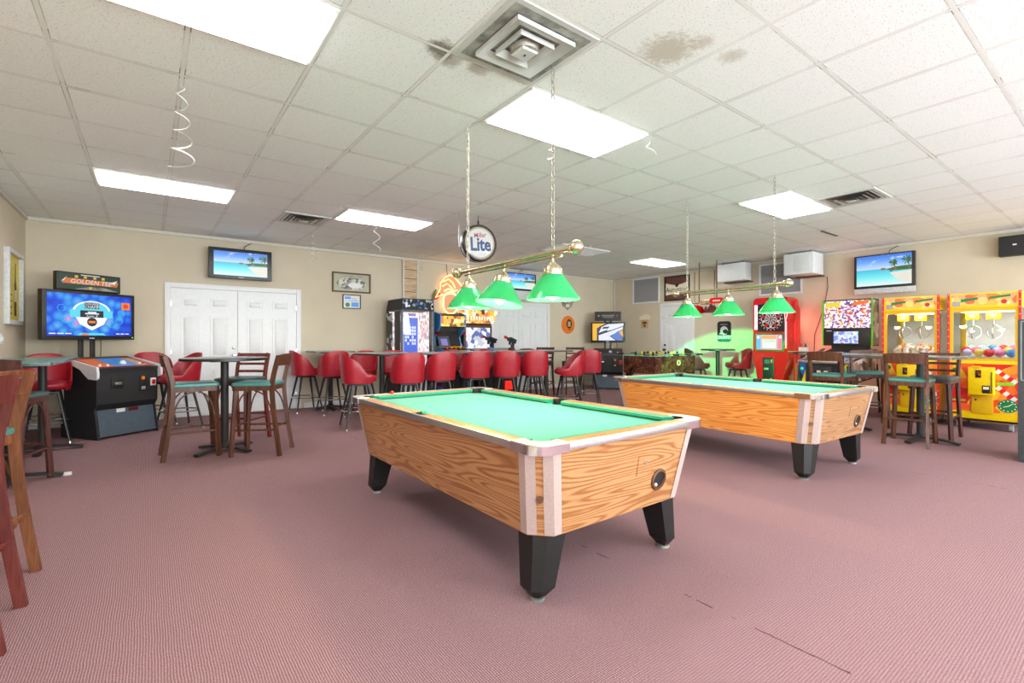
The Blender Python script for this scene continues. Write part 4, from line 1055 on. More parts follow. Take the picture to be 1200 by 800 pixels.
# --- red bucket stools
def red_stool(name, label, loc, rz, vinyl='red'):
    t = thing(name, label, 'bar stool', loc, rz, 'red vinyl bucket stools')
    def ringp(a, R):
        n = 3.0; s_, c_ = math.sin(a), math.cos(a)
        r = R / (abs(s_) ** n + abs(c_) ** n) ** (1 / n)
        return r * s_, r * c_
    m = MB(); NA, NZ = 32, 7; outer = []; inner = []
    for i in range(NA + 1):
        a = math.radians(-128 + 256 * i / NA); d = abs(math.degrees(a))
        u = min(1, max(0, (d - 26) / (104 - 26))) ** 1.8
        top = 1.025 - .30 * u
        cor = .018 * max(0, 1 - abs(d - 45) / 30)
        for j in range(NZ + 1):
            f = j / NZ; z = .612 + (top - cor - .612) * f
            x, y = ringp(a, .212 + .024 * f - .010 * f ** 6); outer.append((x, y + .03 * f * math.cos(a) * .7, z))
            x, y = ringp(a, .184 + .026 * f + .006 * f ** 6); inner.append((x, y + .03 * f * math.cos(a) * .7, z - .002))
    K = NZ + 1; n = len(outer); fs = []
    for i in range(NA):
        for j in range(NZ):
            q = (i * K + j, (i + 1) * K + j, (i + 1) * K + j + 1, i * K + j + 1)
            fs.append(q); fs.append(tuple(n + k for k in q[::-1]))
        fs.append((i * K + NZ, (i + 1) * K + NZ, n + (i + 1) * K + NZ, n + i * K + NZ)); fs.append((i * K, n + i * K, n + (i + 1) * K, (i + 1) * K))
    for i in (0, NA): fs += [(i * K + j, i * K + j + 1, n + i * K + j + 1, n + i * K + j) for j in range(NZ)]
    m.add(outer + inner, fs, vinyl, True); m.build('bucket_back', t, ang=50)
    m = MB(); N = 28
    rings = ((.17, .625), (.20, .64), (.208, .675), (.198, .708), (.15, .722), (.06, .724)); vs = []
    for r, z in rings:
        for i in range(N):
            x, y = ringp(2 * PI * i / N, r); vs.append((x, y - .025, z))
    m.add(vs, [(r * N + i, r * N + (i + 1) % N, (r + 1) * N + (i + 1) % N, (r + 1) * N + i) for r in range(len(rings) - 1) for i in range(N)] + [tuple(range(N)), tuple((len(rings) - 1) * N + i for i in range(N))], vinyl, True)
    m.build('seat_cushion', t, ang=60)
    m = MB(); m.box(-.12, .12, -.12, .12, .575, .6, 'black', .006); m.cyl((0, 0, .6), (0, 0, .625), .09, 'black'); m.build('swivel', t)
    for sx in (-1, 1):
        for sy in (-1, 1):
            m = MB(); m.tube([(sx * .105, sy * .105, .59), (sx * .205, sy * .205, .02)], [.019, .011], 'black_plastic', 8); leg = m.build('leg', t)
            MB().cyl((sx * .2045, sy * .2045, .022), (sx * .2085, sy * .2085, 0), .0125, 'steel', n=10).build('foot_tip', leg)
    m = MB(); m.torus((0, 0, .245), .222, .009, 'chrome', 'z', 28, 8); m.build('foot_ring', t)
    return t
rs_used = []; rs = red_stool('bar_stool', '', (0, 0, 0), 0)
S = lambda x, y, ang, lab: place(rs, rs_used, (x, y, 0), face(ang), lab)
S(-1.02, 8.30, -80, 'red bucket stool in the far left corner, only its back top showing')
S(-.96, 7.76, -85, 'red bucket stool tucked at the far end of the green topped left table')
S(.06, 8.50, -75, 'red bucket stool right of the golf machine, against the back wall')
S(.33, 7.98, 200, 'red bucket stool partly hidden behind the left round table chair, by the golf machine')
S(2.11, 8.60, 5, 'red bucket stool seen side on beside the right edge of the white doors')
S(2.40, 8.08, 92, 'red bucket stool with its back to us at the small wall table')
S(2.30, 6.58, -5, 'red bucket stool seen side on just left of the near pool table')
S(2.87, 6.26, 80, 'red bucket stool, leftmost of five with backs to us behind the near pool table')
S(3.46, 6.42, 84, 'red bucket stool, second of five with backs to us behind the near pool table')
S(4.10, 6.45, 78, 'red bucket stool, third of five with backs to us behind the near pool table')
S(4.63, 6.34, 58, 'red bucket stool, fourth of five with backs to us, turned slightly aside')
S(5.15, 6.26, 62, 'red bucket stool, fifth of five with backs to us behind the near pool table')
S(5.62, 5.92, 150, 'red bucket stool turned sideways beside the corner golf machine')
S(6.40, 6.22, 50, 'red bucket stool squared to us right in front of the corner golf machine')
S(2.72, 7.62, 235, 'red bucket stool behind the leftmost round table, left of its column')
S(3.26, 7.62, 250, 'red bucket stool behind the leftmost round table, right of its column')
S(4.45, 7.60, 265, 'red bucket stool behind the long table, glimpsed between second and third stools')
S(5.20, 7.56, 270, 'red bucket stool behind the long table, glimpsed between third and fourth stools')
mr_used = []; mr = red_stool('bar_stool', '', (0, 0, 0), 0, 'redb')
place(mr, mr_used, (6.05, 7.56, 0), face(235), 'dark maroon bucket stool at the far end of the long table', 'maroon bucket stools')
place(mr, mr_used, (9.08, 5.72, 0), face(-37), 'brown bucket stool on the left of the small table by the single door', 'maroon bucket stools')
S(9.72, 5.20, 143, 'red bucket stool at the small table between the single door and the dart machine')

high_table('bar_table', 'small green topped bar table against the back wall', (2.52, 8.62, 0), 0, 'rect', .34, .30, 1.01, 'greentop', 'darktop', .24)
high_table('round_bar_table', 'grey round bar table behind the sideways red stool', (2.78, 6.95, 0), .3, 'round', .40, 0, 1.008, 'greytop', 'black_plastic', .30)
high_table('bar_table', 'long grey bar table behind the middle red stools', (4.00, 7.02, 0), 0, 'rect', .70, .34, 1.005, 'greytop', 'darktop', .28, [(-.4, 0), (.4, 0)])
high_table('bar_table', 'grey bar table behind the rightmost red stools with a thick dark column', (5.58, 6.90, 0), 0, 'rect', .80, .32, 1.005, 'greytop', 'darktop', .28, [(-.35, 0), (.38, 0)])
dl_used = []; dl = bar_chair('bar_chair', '', 'darkwood', 'darkteal', (0, 0, 0), 0, ladder=True)
place(dl, dl_used, (6.68, 7.86, 0), face(212), 'dark ladder back chair, left of two in front of the orange oval sign')
place(dl, dl_used, (7.22, 7.48, 0), face(215), 'dark ladder back chair, right of two in front of the orange oval sign')
high_table('small_bar_table', 'small dark bar table between two stools by the single door', (9.40, 5.46, 0), .5, 'round', .33, 0, 1.012, 'darktop', 'black_plastic', .24)

# --- right hand tables by the claw machines
high_table('bar_table', 'grey bar table in front of the left claw machine', (7.36, 1.70, 0), -.1, 'rect', .36, .40, 1.01, 'greytop', 'darktop', .36)
high_table('bar_table', 'grey bar table in front of the pinball machine', (7.62, 2.62, 0), -.1, 'rect', .36, .40, 1.01, 'greytop', 'darktop', .36)
place(cw, cw_used, (7.08, 1.73, 0), face(4), 'brown bar chair with its back to us in front of the left claw machine')
place(cw, cw_used, (7.18, 2.56, 0), face(-2), 'brown bar chair with teal seat in front of the pinball machine')
place(cw, cw_used, (8.10, 2.44, 0), face(205), 'brown bar chair beyond the pinball table, seen between two tables')
place(dl, dl_used, (7.77, 1.66, 0), face(180), 'ladder back bar chair on the far side of the table by the claw machines')

# ------------------------------------------------------------------ arcade machines
def golf_machine(label, loc, rz, mon_w, mon_h, mon_z, mq, variant):
    """low control cabinet with a monitor on two poles; front -y, origin on the floor at the cabinet centre"""
    t = thing('golf_arcade_machine', label, 'arcade machine', loc, rz)
    w, d = .36, .29
    prof = [(-d - .01, .02), (-d + .055, .35), (-d + .02, .40), (-d, .42), (-d, .835), (d, .955), (d, .40), (d + .05, .30), (d + .05, .02)]
    m = MB(); m.prism([(y, z) for y, z in prof], 'x', -w + .02, w - .02, 'black_matte')
    side = [(-d - .03, .0), (-d + .035, .36), (-d + .0, .41), (-d - .005, .44), (-d - .005, .80), (d, .93), (d, .40), (d + .06, .28), (d + .06, 0)]
    for s in (-1, 1): m.prism(side, 'x', s * w - (.02 if s > 0 else 0), s * w + (.02 if s < 0 else 0), 'black_matte')
    m.build('cabinet', t)
    m = MB(); m.hexa([(-w + .03, -d - .022, .03), (w - .03, -d - .022, .03), (w - .03, -d + .04, .345), (-w + .03, -d + .04, .345)], [(-w + .03, -d - .012, .03), (w - .03, -d - .012, .03), (w - .03, -d + .05, .345), (-w + .03, -d + .05, .345)], 'slate'); m.build('kick_panel', t)
    # white curved arm rests
    arm = [(-d - .03, .72), (-d - .06, .74), (-d - .065, .80), (-d - .05, .872), (d, .985), (d, .90), (.08, .885), (-.05, .84), (-.14, .77), (-.20, .73)]
    if variant == 0:
        for s in (-1, 1):
            m = MB(); a, b = sorted((s * (w + .002), s * (w + .03))); m.prism(arm, 'x', a, b, 'white'); m.build('arm_rest', t)
    def top(x, f, off):   # point on the sloping control panel
        y = -d - .012 + (2 * d + .012) * f; return (x, y, .842 + .128 * f + off)
    m = MB(); m.hexa([top(-w, 0, -.03), top(w, 0, -.03), top(w, 1, -.03), top(-w, 1, -.03)], [top(-w, 0, .01), top(w, 0, .01), top(w, 1, .01), top(-w, 1, .01)], 'black_plastic'); cp = m.build('control_panel', t)
    m = MB(); pr = M['redpaint'] if variant == 0 else M['black_plastic']
    def patch(x0, x1, f0, f1, o, mt): m.add([top(x0, f0, o), top(x1, f0, o), top(x1, f1, o), top(x0, f1, o)], [(0, 1, 2, 3)], mt)
    if variant == 0:
        patch(-.34, .34, .04, .96, .0112, 'redpaint'); patch(-.30, -.06, .12, .8, .0118, 'orange'); patch(.08, .30, .15, .8, .0118, 'tan'); patch(-.10, .20, .15, .85, .0124, 'blue'); patch(-.34, .34, .82, .97, .0128, 'brown'); patch(-.3, .3, .03, .1, .0126, 'black')
    m.build('panel_art', cp)
    m = MB(); m.sph(top(.06, .35, .012), .04, 'white', 14); m.build('trackball', cp)
    for x, f, mt in ((-.26, .2, 'white'), (-.17, .2, 'white'), (.24, .28, 'white'), (.28, .28, 'redpaint')):
        c = top(x, f, .01); MB().cyl(c, (c[0], c[1], c[2] + .02), .016, mt, n=12).build('button', cp)
    # front fittings
    f = -d
    m = MB(); m.box(-.20, -.06, f - .008, f, .60, .74, 'black', .003); m.box(-.17, -.09, f - .03, f - .008, .645, .675, 'steel', .004); m.build('bill_slot', t)
    m = MB(); m.box(.13, .22, f - .01, f, .54, .75, 'black_plastic', .003); m.rect(.155, .195, .69, .73, f - .0105, 'orange'); m.box(.15, .2, f - .016, f - .01, .56, .60, 'grey', .002); m.build('card_reader', t)
    m = MB(); m.box(.27, .34, f - .008, f, .60, .70, 'white' if variant == 0 else 'redpaint', .002); m.box(.285, .325, f - .018, f - .008, .62, .68, 'redgloss', .004); m.build('coin_return', t)
    m = MB(); m.rect(-.12, -.02, .30, .345, -d + .028, 'paper'); m.rect(.02, .14, .30, .345, -d + .028, 'redb'); 
    m.X = Matrix(); m.build('sticker', t)
    # poles, monitor, marquee
    y = d + (.32 if variant == 0 else .02); ox = .06 if variant == 0 else 0
    MX = Matrix.Translation((ox, 0, 0))
    zt = mon_z - mon_h / 2
    for s in (-1, 1):
        MB().box(ox + s * .068 - .026, ox + s * .068 + .026, y - .03, y + .0, .0 if variant == 0 else .3, mon_z + mon_h / 2 + .08, 'black_plastic', .004).build('pole', t)
    yb = y - .03
    m = MB(); m.X = MX; m.box(-mon_w / 2, mon_w / 2, yb - .09, yb, mon_z - mon_h / 2, mon_z + mon_h / 2, 'black_plastic', .008); mon = m.build('monitor', t)
    iw, ih = mon_w / 2 - .045, mon_h / 2 - .045; ys = yb - .0915; zc = mon_z + .01
    m = MB(); m.X = MX
    if variant == 0:
        tt = NT('golf_screen'); s = tt.xyz(tt.coord())
        hx = tt.n('TexVoronoi', out=0, Vector=tt.coord(), Scale=9.0)
        rad = tt.math('SQRT', tt.math('ADD', tt.math('POWER', s[0], 2.0), tt.math('POWER', tt.math('MULTIPLY', tt.math('SUBTRACT', s[2], zc), 1.5), 2.0)))
        bgc = tt.ramp(tt.math('ADD', rad, tt.math('MULTIPLY', hx, .6)), [(0.1, srgb(236, 236, 255)), (.32, srgb(196, 130, 220)), (.5, srgb(70, 170, 236)), (.75, srgb(30, 92, 226)), (1, srgb(20, 50, 190))])
        sc = tt.set(Base_Color=(0, 0, 0), Emission_Color=bgc, Emission_Strength=1.0, Roughness=.3)
        m.rect(-iw, iw, zc - ih, zc + ih, ys, sc)
        cy, wh2, dkb, og = em('screen_cyan', srgb(90, 214, 236), 1), em('screen_white', srgb(250, 250, 255), 1), em('screen_dark', srgb(24, 30, 50), .8), em('screen_orange', srgb(240, 130, 40), 1)
        m.flat([(p[0] * 1.0, zc + .05 + p[1] * .62) for p in arc(0, 0, .22, 0, 180, 16)] + [(-.14, zc - .12), (0, zc - .20), (.14, zc - .12)], ys - .0006, wh2)
        m.flat([(p[0], zc + .05 + p[1] * .62) for p in arc(0, 0, .195, 0, 180, 16)], ys - .001, cy)
        m.rect(-.085, .085, zc + .085, zc + .165, ys - .0014, dkb); m.text('COURSE', 0, zc + .145, .042, ys - .002, wh2); m.text('CHAMP', 0, zc + .106, .05, ys - .002, wh2)
        m.rect(-.25, .25, zc - .03, zc + .065, ys - .0014, cy); m.rect(-.135, .135, zc - .03, zc + .06, ys - .002, dkb); m.rect(-.05, .05, zc + .03, zc + .045, ys - .0025, wh2); m.rect(-.08, .08, zc + .012, zc + .026, ys - .0025, wh2); m.text('Score: -8', 0, zc - .012, .036, ys - .0025, wh2)
        m.disc(0, zc - .09, .058, ys - .002, dkb, 24); m.rect(-.04, .04, zc - .105, zc - .075, ys - .0025, og)
        m.rect(iw - .13, iw - .02, zc + .09, zc + .19, ys - .0014, og); m.disc(iw - .075, zc + .14, .032, ys - .002, em('screen_red', srgb(220, 60, 30), 1), 14)
        for k in range(3): m.rect(-iw + .02 + k * .085, -iw + .09 + k * .085, zc - ih + .02, zc - ih + .032, ys - .0014, wh2); m.rect(iw - .2 + k * .06, iw - .155 + k * .06, zc - ih + .02, zc - ih + .032, ys - .0014, wh2)
        m.flat([(-.17, zc - ih + .005), (.17, zc - ih + .005), (.13, zc - ih + .035), (-.13, zc - ih + .035)], ys - .0014, cy); m.rect(-.12, -.04, zc - ih + .006, zc - ih + .03, ys - .002, og)
        for a, b in ((-.30, -.06), (-.34, .08), (-.22, -.12), (.24, -.12), (.33, -.07), (.36, .04)):
            q = [(a + .045 * math.cos(k * PI / 3), zc + b + .045 * math.sin(k * PI / 3)) for k in range(6)]; m.tube([(x, ys - .002, z) for x, z in q], .0022, cy, 4, closed=True)
    else:
        a, b, c_, e = em('screen_yellow', srgb(244, 178, 30), 1), em('screen_pale', srgb(226, 230, 250), 1), em('screen_navy', srgb(26, 40, 70), .9), em('screen_mid_blue', srgb(70, 116, 200), 1)
        m.rect(-iw, iw, zc - ih, zc + ih, ys, c_); m.rect(-iw, -iw + .11, zc - ih, zc + ih, ys - .0006, a); m.flat([(-iw + .1, zc + ih), (-iw + .34, zc + ih), (-iw + .2, zc + ih * .7), (-iw + .1, zc + ih * .4)], ys - .0007, a)
        X = lambda u: -iw + u * 2 * iw
        Z = lambda v: zc - ih + v * 2 * ih
        m.flat([(X(.2), Z(.45)), (X(.3), Z(.8)), (X(.5), Z(.95)), (X(1), Z(1)), (X(1), Z(.86)), (X(.6), Z(.6))], ys - .001, b)
        m.flat([(X(.2), Z(.0)), (X(.2), Z(.3)), (X(.6), Z(.55)), (X(.98), Z(.80)), (X(.98), Z(.66)), (X(.55), Z(.25)), (X(.75), Z(0))], ys - .001, b)
        m.flat([(X(.58), Z(.24)), (X(.85), Z(.58)), (X(.97), Z(.12)), (X(.97), Z(0)), (X(.8), Z(0))], ys - .0014, e)
        m.flat([(X(.3), Z(.68)), (X(.36), Z(.8)), (X(.56), Z(.82)), (X(.5), Z(.7))], ys - .0016, c_); m.flat([(X(.22), Z(.46)), (X(.5), Z(.64)), (X(.46), Z(.54)), (X(.22), Z(.4))], ys - .0016, c_)
        m.flat([(X(.86), Z(.5)), (X(.97), Z(.6)), (X(.99), Z(.2)), (X(.95), Z(.25))], ys - .0018, a)
    m.build('screen', mon)
    m = MB(); m.X = MX; m.rect(-.03, .03, mon_z - mon_h / 2 + .015, mon_z - mon_h / 2 + .027, yb - .092, 'silver'); m.disc(mon_w / 2 - .03, mon_z - mon_h / 2 + .03, .012, yb - .092, 'lime', 12); m.build('badge', mon)
    mw, mh, mz = mq
    m = MB(); m.X = MX; m.box(-mw / 2, mw / 2, yb - .06, yb + .02, mz - mh / 2, mz + mh / 2, 'black_plastic', .012); mq_ = m.build('marquee', t)
    m = MB(); m.X = MX; ym = yb - .062
    dg = em('marquee_green', srgb(14, 60, 44), .8); wt = em('marquee_white', srgb(226, 230, 226), .9); ogm = em('marquee_orange', srgb(214, 116, 50), .9); yl = em('marquee_yellow', srgb(224, 180, 60), .9)
    a = mw / 2 - .02; b = mh / 2 - .02
    if variant == 0:
        m.rect(-a, a, mz - b, mz + b, ym, dg); m.flat([(-a + .03, mz - .03), (a - .03, mz - .03), (a - .01, mz + .03), (-a + .06, mz + .04)], ym - .0006, ogm)
        m.flat([(-.18, mz - b), (.0, mz - .055), (.18, mz - .06), (a, mz - b)], ym - .0007, 'grime'); m.disc(0, mz - .075, .018, ym - .001, yl, 12)
        for k in (-.16, -.06, .05, .15): m.rect(k - .018, k + .018, mz + .048, mz + .08, ym - .001, yl)
        m.flat([(-a + .02, mz - .01), (-a + .09, mz + .06), (-a + .05, mz + .0)], ym - .0012, wt); m.flat([(a - .02, mz + .06), (a - .12, mz + .02), (a - .06, mz + .0)], ym - .0012, wt); m.rect(-.11, .11, mz + .085, mz + .095, ym - .001, wt)
        m.text('GOLDEN TEE', 0.01, mz, .082, ym - .0016, wt, .98, 0, .15)
    else:
        m.rect(-a, a, mz - b, mz + b, ym, 'black'); wt2 = pm('unlit_lettering', srgb(170, 160, 150), .5)
        for k in range(9): m.rect(-.16 + k * .036, -.135 + k * .036, mz + .0, mz + .035 - .01 * (k % 2), ym - .0006, wt2)
        m.rect(-.12, .13, mz - .035, mz - .022, ym - .0006, wt2); m.disc(-.23, mz + .01, .022, ym - .0006, 'tan', 12); m.disc(.23, mz + .01, .022, ym - .0006, 'redpaint', 12)
    m.build('marquee_art', mq_)
    m = MB(); m.tube([(.22, yb, mon_z - mon_h / 2 - .002), (.23, yb + .02, 1.0), (.23, yb + .03, .5), (.23, yb + .03, .1)], .005, 'black', 5); m.build('power_cord', t)
    return t
golf_machine('black golf arcade machine with a wide blue screen and green marquee at left', (-.376, 8.03, 0), .608, 1.07, .63, 1.515, (.74, .235, 1.955), 0)
golf_machine('black golf arcade machine in the far corner with a blue and yellow screen', (9.16, 8.24, 0), math.radians(-49), .86, .52, 1.39, (.66, .235, 1.80), 1)

# --- tall glass fronted prize machine
t = thing('prize_machine', 'tall black prize machine with a glowing glass front by the back wall', 'arcade machine', (3.93, 8.45, 0))
w, d, H = .325, .35, 1.95
m = MB(); m.box(-w, w, -d, d, 0, .55, 'black_matte', .01); m.box(-w, w, d - .04, d, .55, 1.74, 'black'); 
m.hexa([(-w, -d, 1.74), (w, -d, 1.74), (w, d, 1.74), (-w, d, 1.74)], [(-w + .04, -d + .03, H), (w, -d + .03, H), (w, d, H), (-w + .04, d, H)], 'black_matte')
for x in (-w, w - .035): m.box(x, x + .035, -d, -d + .035, .55, 1.74, 'slate'); m.box(x, x + .035, d - .075, d - .04, .55, 1.74, 'black')
m.build('cabinet', t)
cel = confetti('prize_shelf_print', [srgb(252, 240, 236), srgb(240, 206, 204), srgb(214, 150, 156), srgb(252, 246, 244), srgb(170, 160, 186), srgb(250, 226, 220), srgb(200, 206, 240)], 22, 1.1, (1, 1, .8))
m = MB(); m.box(-w + .036, w - .036, d - .06, d - .042, .56, 1.73, cel); m.box(w - .036, w - .03, -.2, d - .062, .56, 1.73, cel); m.build('lit_interior', t)
MB().box(w - .029, w - .002, -d + .036, d - .041, .551, 1.739, 'black_matte').build('side_wall', t)
m = MB()
for x0 in (-w + .37, -w + .49):
    for z in (1.14, .86, .62): m.box(x0 - .04, x0 + .05, -.02, .12, z, z + .16, cel, .006)
m.build('prize_boxes', t)
pk = confetti('prize_side_print', [srgb(240, 210, 206), srgb(196, 90, 100), srgb(120, 110, 116), srgb(236, 226, 224), srgb(110, 110, 180)], 14, .8)
m = MB(); m.box(-w + .004, -w + .010, -d + .04, -.02, .56, 1.70, pk); m.build('side_window', t)
blu = em('prize_grid_blue', srgb(48, 92, 226), 1.0); wq = em('prize_white', srgb(220, 226, 255), 1.1); crm = em('prize_frame_cream', srgb(250, 240, 226), 1.0)
m = MB(); a, b, c_, e = -w + .04, -w + .33, .86, 1.66; y = -d + .03
m.rect(a - .0, b + .02, .78, 1.70, y, crm); m.rect(a + .015, b, .84, 1.60, y - .001, blu)
cells = ['XX.XX', 'X..XX', 'XXXXX', 'XX.X.', 'X.XXX', '.X.XX']
for r, row in enumerate(cells):
    for k, ch in enumerate(row):
        if ch == 'X': m.rect(a + .04 + k * .044, a + .074 + k * .044, 1.40 - r * .058, 1.445 - r * .058, y - .002, wq)
m.rect(a + .0, a + .25, 1.63, 1.68, y - .0015, em('prize_violet', srgb(140, 100, 200), .9)); m.build('game_screen', t)
m = MB(); m.box(-w + .036, w - .036, -d + .008, -d + .012, .56, 1.73, 'pane'); m.build('glass_pane', t)
mk = confetti('marquee_scatter', [srgb(20, 24, 30), srgb(30, 90, 150), srgb(226, 230, 236), srgb(26, 30, 36), srgb(150, 156, 164), srgb(20, 24, 30)], 22, .0, (1, 1, 1))
m = MB(); m.add([(-w + .02, -d - .002, 1.765), (w - .02, -d - .002, 1.765), (w - .02, -d + .023, 1.93), (-w + .03, -d + .023, 1.93)], [(0, 1, 2, 3)], mk); m.add([(-w - .002, -d + .05, .6), (-w - .002, d - .4, .6), (-w - .002, d - .4, 1.72), (-w - .002, -d + .05, 1.72)], [(0, 1, 2, 3)], 'black'); m.build('marquee', t)
wht = confetti('side_scatter', [srgb(20, 22, 24), srgb(24, 26, 28), srgb(190, 196, 200), srgb(20, 22, 24)], 14)
m = MB(); m.box(-w - .006, -w - .001, .05, d - .03, .6, 1.7, wht); m.build('side_art', t)
zs = pm('zebra_white', (.7, .7, .7), .5)
m = MB()
for k in range(6): m.flat([(-w + .03 + k * .1, .06), (-w + .07 + k * .1, .06), (-w + .12 + k * .1, .50), (-w + .08 + k * .1, .50)], -d - .002, zs)
m.build('base_stripes', t)

# --- classic upright cabinet with blue side art
t = thing('upright_arcade_cabinet', 'upright arcade cabinet with blue side art next to the prize machine', 'arcade machine', (4.73, 8.50, 0))
w = .29
sidep = [(-.40, 0), (-.40, .78), (-.46, .92), (-.43, 1.0), (-.10, 1.08), (-.06, 1.25), (-.28, 1.45), (-.30, 1.68), (-.1, 1.74), (.40, 1.74), (.40, 0)]
m = MB(); m.prism([(y * .99 + .002, z) for y, z in sidep[:5] + [(-.02, 1.1), (-.02, 1.5), (-.2, 1.5), (-.22, 1.68)] + [(-.1, 1.72), (.39, 1.72), (.39, .01)]], 'x', -w + .02, w - .02, 'black_matte'); m.build('cabinet', t)
for s in (-1, 1):
    m = MB(); a, b = sorted((s * w, s * (w - .02))); m.prism(sidep, 'x', a, b, 'blue'); sp_ = m.build('side_panel', t)
    m = MB(); x = s * (w + .001)
    def sq(P, mt): m.add([(x, y, z) for y, z in P], [tuple(range(len(P)))], mt)
    sq([(-.28, 1.36), (.36, 1.36), (.36, 1.30), (-.24, 1.30)], 'redpaint'); sq([(-.38, .30), (-.1, .9), (.0, .7), (.2, 1.1), (.34, .95), (.1, .35)], 'redpaint'); sq([(-.3, .4), (-.1, .78), (.0, .6), (.18, .95), (.2, .8), (.05, .4)], 'paper'); sq([(-.3, .15), (.36, .15), (.3, .24), (-.2, .24)], 'redpaint'); sq([(.26, 1.4), (.36, 1.4), (.36, 1.66), (.26, 1.6)], 'paper')
    sq([(-.2, 1.0), (-.02, 1.0), (.1, 1.2), (-.05, 1.2)], 'paper')
    m.build('side_art', sp_)
om = confetti('amber_marquee', [srgb(250, 170, 40), srgb(250, 210, 90), srgb(130, 70, 20), srgb(255, 190, 60), srgb(200, 110, 30)], 13, 1.3)
m = MB(); m.box(-w + .022, w - .022, -.292, -.286, 1.46, 1.66, om); m.build('marquee', t)
m = MB()
for k in range(5): m.rect(.02 + k * .045, .05 + k * .045, 1.53, 1.60, -.294, em('amber_letter', srgb(255, 236, 170), 1.3))
m.rect(-.22, -.06, 1.52, 1.60, -.294, em('amber_face', srgb(255, 180, 40), 1.3)); m.rect(-.19, -.16, 1.555, 1.575, -.295, 'blue'); m.rect(-.12, -.09, 1.555, 1.575, -.295, 'blue'); m.rect(.2, .25, 1.47, 1.51, -.294, 'lime'); m.build('marquee_art', t)
m = MB(); m.hexa([(-w + .03, -.10, 1.09), (w - .03, -.10, 1.09), (w - .03, .0, 1.42), (-w + .03, .0, 1.42)], [(-w + .03, -.105, 1.092), (w - .03, -.105, 1.092), (w - .03, -.005, 1.422), (-w + .03, -.005, 1.422)], 'black'); m.build('screen', t)
lv = em('lilac_screen', srgb(150, 140, 214), .8)
m = MB(); m.hexa([(-w + .03, -.2, 1.06), (-.02, -.2, 1.06), (-.02, -.11, 1.26), (-w + .03, -.11, 1.26)], [(-w + .03, -.215, 1.068), (-.02, -.215, 1.068), (-.02, -.125, 1.268), (-w + .03, -.125, 1.268)], 'slate'); m.add([(-w + .08, -.214, 1.09), (-.07, -.214, 1.09), (-.07, -.15, 1.22), (-w + .08, -.15, 1.22)], [(0, 1, 2, 3)], lv); m.build('instruction_card', t)
m = MB(); m.hexa([(-w + .02, -.445, .96), (w - .02, -.445, .96), (w - .02, -.12, 1.05), (-w + .02, -.12, 1.05)], [(-w + .02, -.45, .99), (w - .02, -.45, .99), (w - .02, -.125, 1.075), (-w + .02, -.125, 1.075)], 'yellow'); cp = m.build('control_panel', t)
for k in range(4): MB().cyl((-.15 + k * .1, -.3, 1.03), (-.15 + k * .1, -.3, 1.055), .018, 'redgloss', n=12).build('button', cp)

# --- two gun shooting cabinet
t = thing('gun_arcade_cabinet', 'shooting arcade cabinet with bright marquee and two mounted toy guns', 'arcade machine', (5.46, 8.42, 0), math.radians(6))
w = .37
m = MB(); m.prism([(-.05, 0), (.42, 0), (.42, 1.55), (.05, 1.55), (.05, .85), (-.05, .85)], 'x', -w, w, 'black_matte'); m.build('cabinet', t)
gm = confetti('pale_game_picture', [srgb(236, 236, 244), srgb(196, 200, 214), srgb(246, 246, 250), srgb(170, 180, 200), srgb(226, 222, 232), srgb(90, 110, 170)], 10, 1.05)
m = MB(); m.box(-w, w, .03, .05, .88, 1.50, 'brown', .004); m.rect(-w + .05, w - .05, .93, 1.45, .0285, gm); m.build('screen', t)
mm = confetti('fiery_marquee', [srgb(250, 190, 90), srgb(246, 226, 180), srgb(226, 120, 50), srgb(250, 236, 200), srgb(150, 90, 60), srgb(244, 160, 70)], 12, 1.25)
m = MB(); m.hexa([(-w + .02, -.08, 1.54), (w - .06, -.08, 1.54), (w - .06, .2, 1.54), (-w + .02, .2, 1.54)], [(-w - .03, -.10, 1.80), (w + .06, -.10, 1.80), (w + .06, .2, 1.80), (-w - .03, .2, 1.80)], mm); mq_ = m.build('marquee', t)
m = MB()
for k in range(9): m.rect(-.31 + k * .07, -.265 + k * .07, 1.60 - .01 * (k % 2), 1.68, -.105, em('marquee_letter', srgb(255, 230, 196), 1.2))
for k in range(9): m.rect(-.318 + k * .07, -.31 + k * .07, 1.59, 1.68, -.104, 'brown')
m.rect(.2, .32, 1.70, 1.79, -.105, em('marquee_gold', srgb(250, 190, 20), 1.2)); m.rect(-.02, .06, 1.72, 1.81, -.105, 'brown'); m.build('marquee_art', mq_)
m = MB(); m.hexa([(-w, -.50, .84), (w + .32, -.50, .84), (w + .32, -.05, .84), (-w, -.05, .84)], [(-w, -.48, .98), (w + .32, -.48, .98), (w + .32, -.05, 1.03), (-w, -.05, 1.03)], 'redb'); m.box(-w + .03, w + .28, -.46, -.05, 0, .84, 'black_matte'); con = m.build('console', t)
m = MB(); m.box(.30, .50, -.50, -.461, .18, .36, em('red_coin_light', srgb(250, 40, 30), 1.2), .01); m.build('coin_door', con)
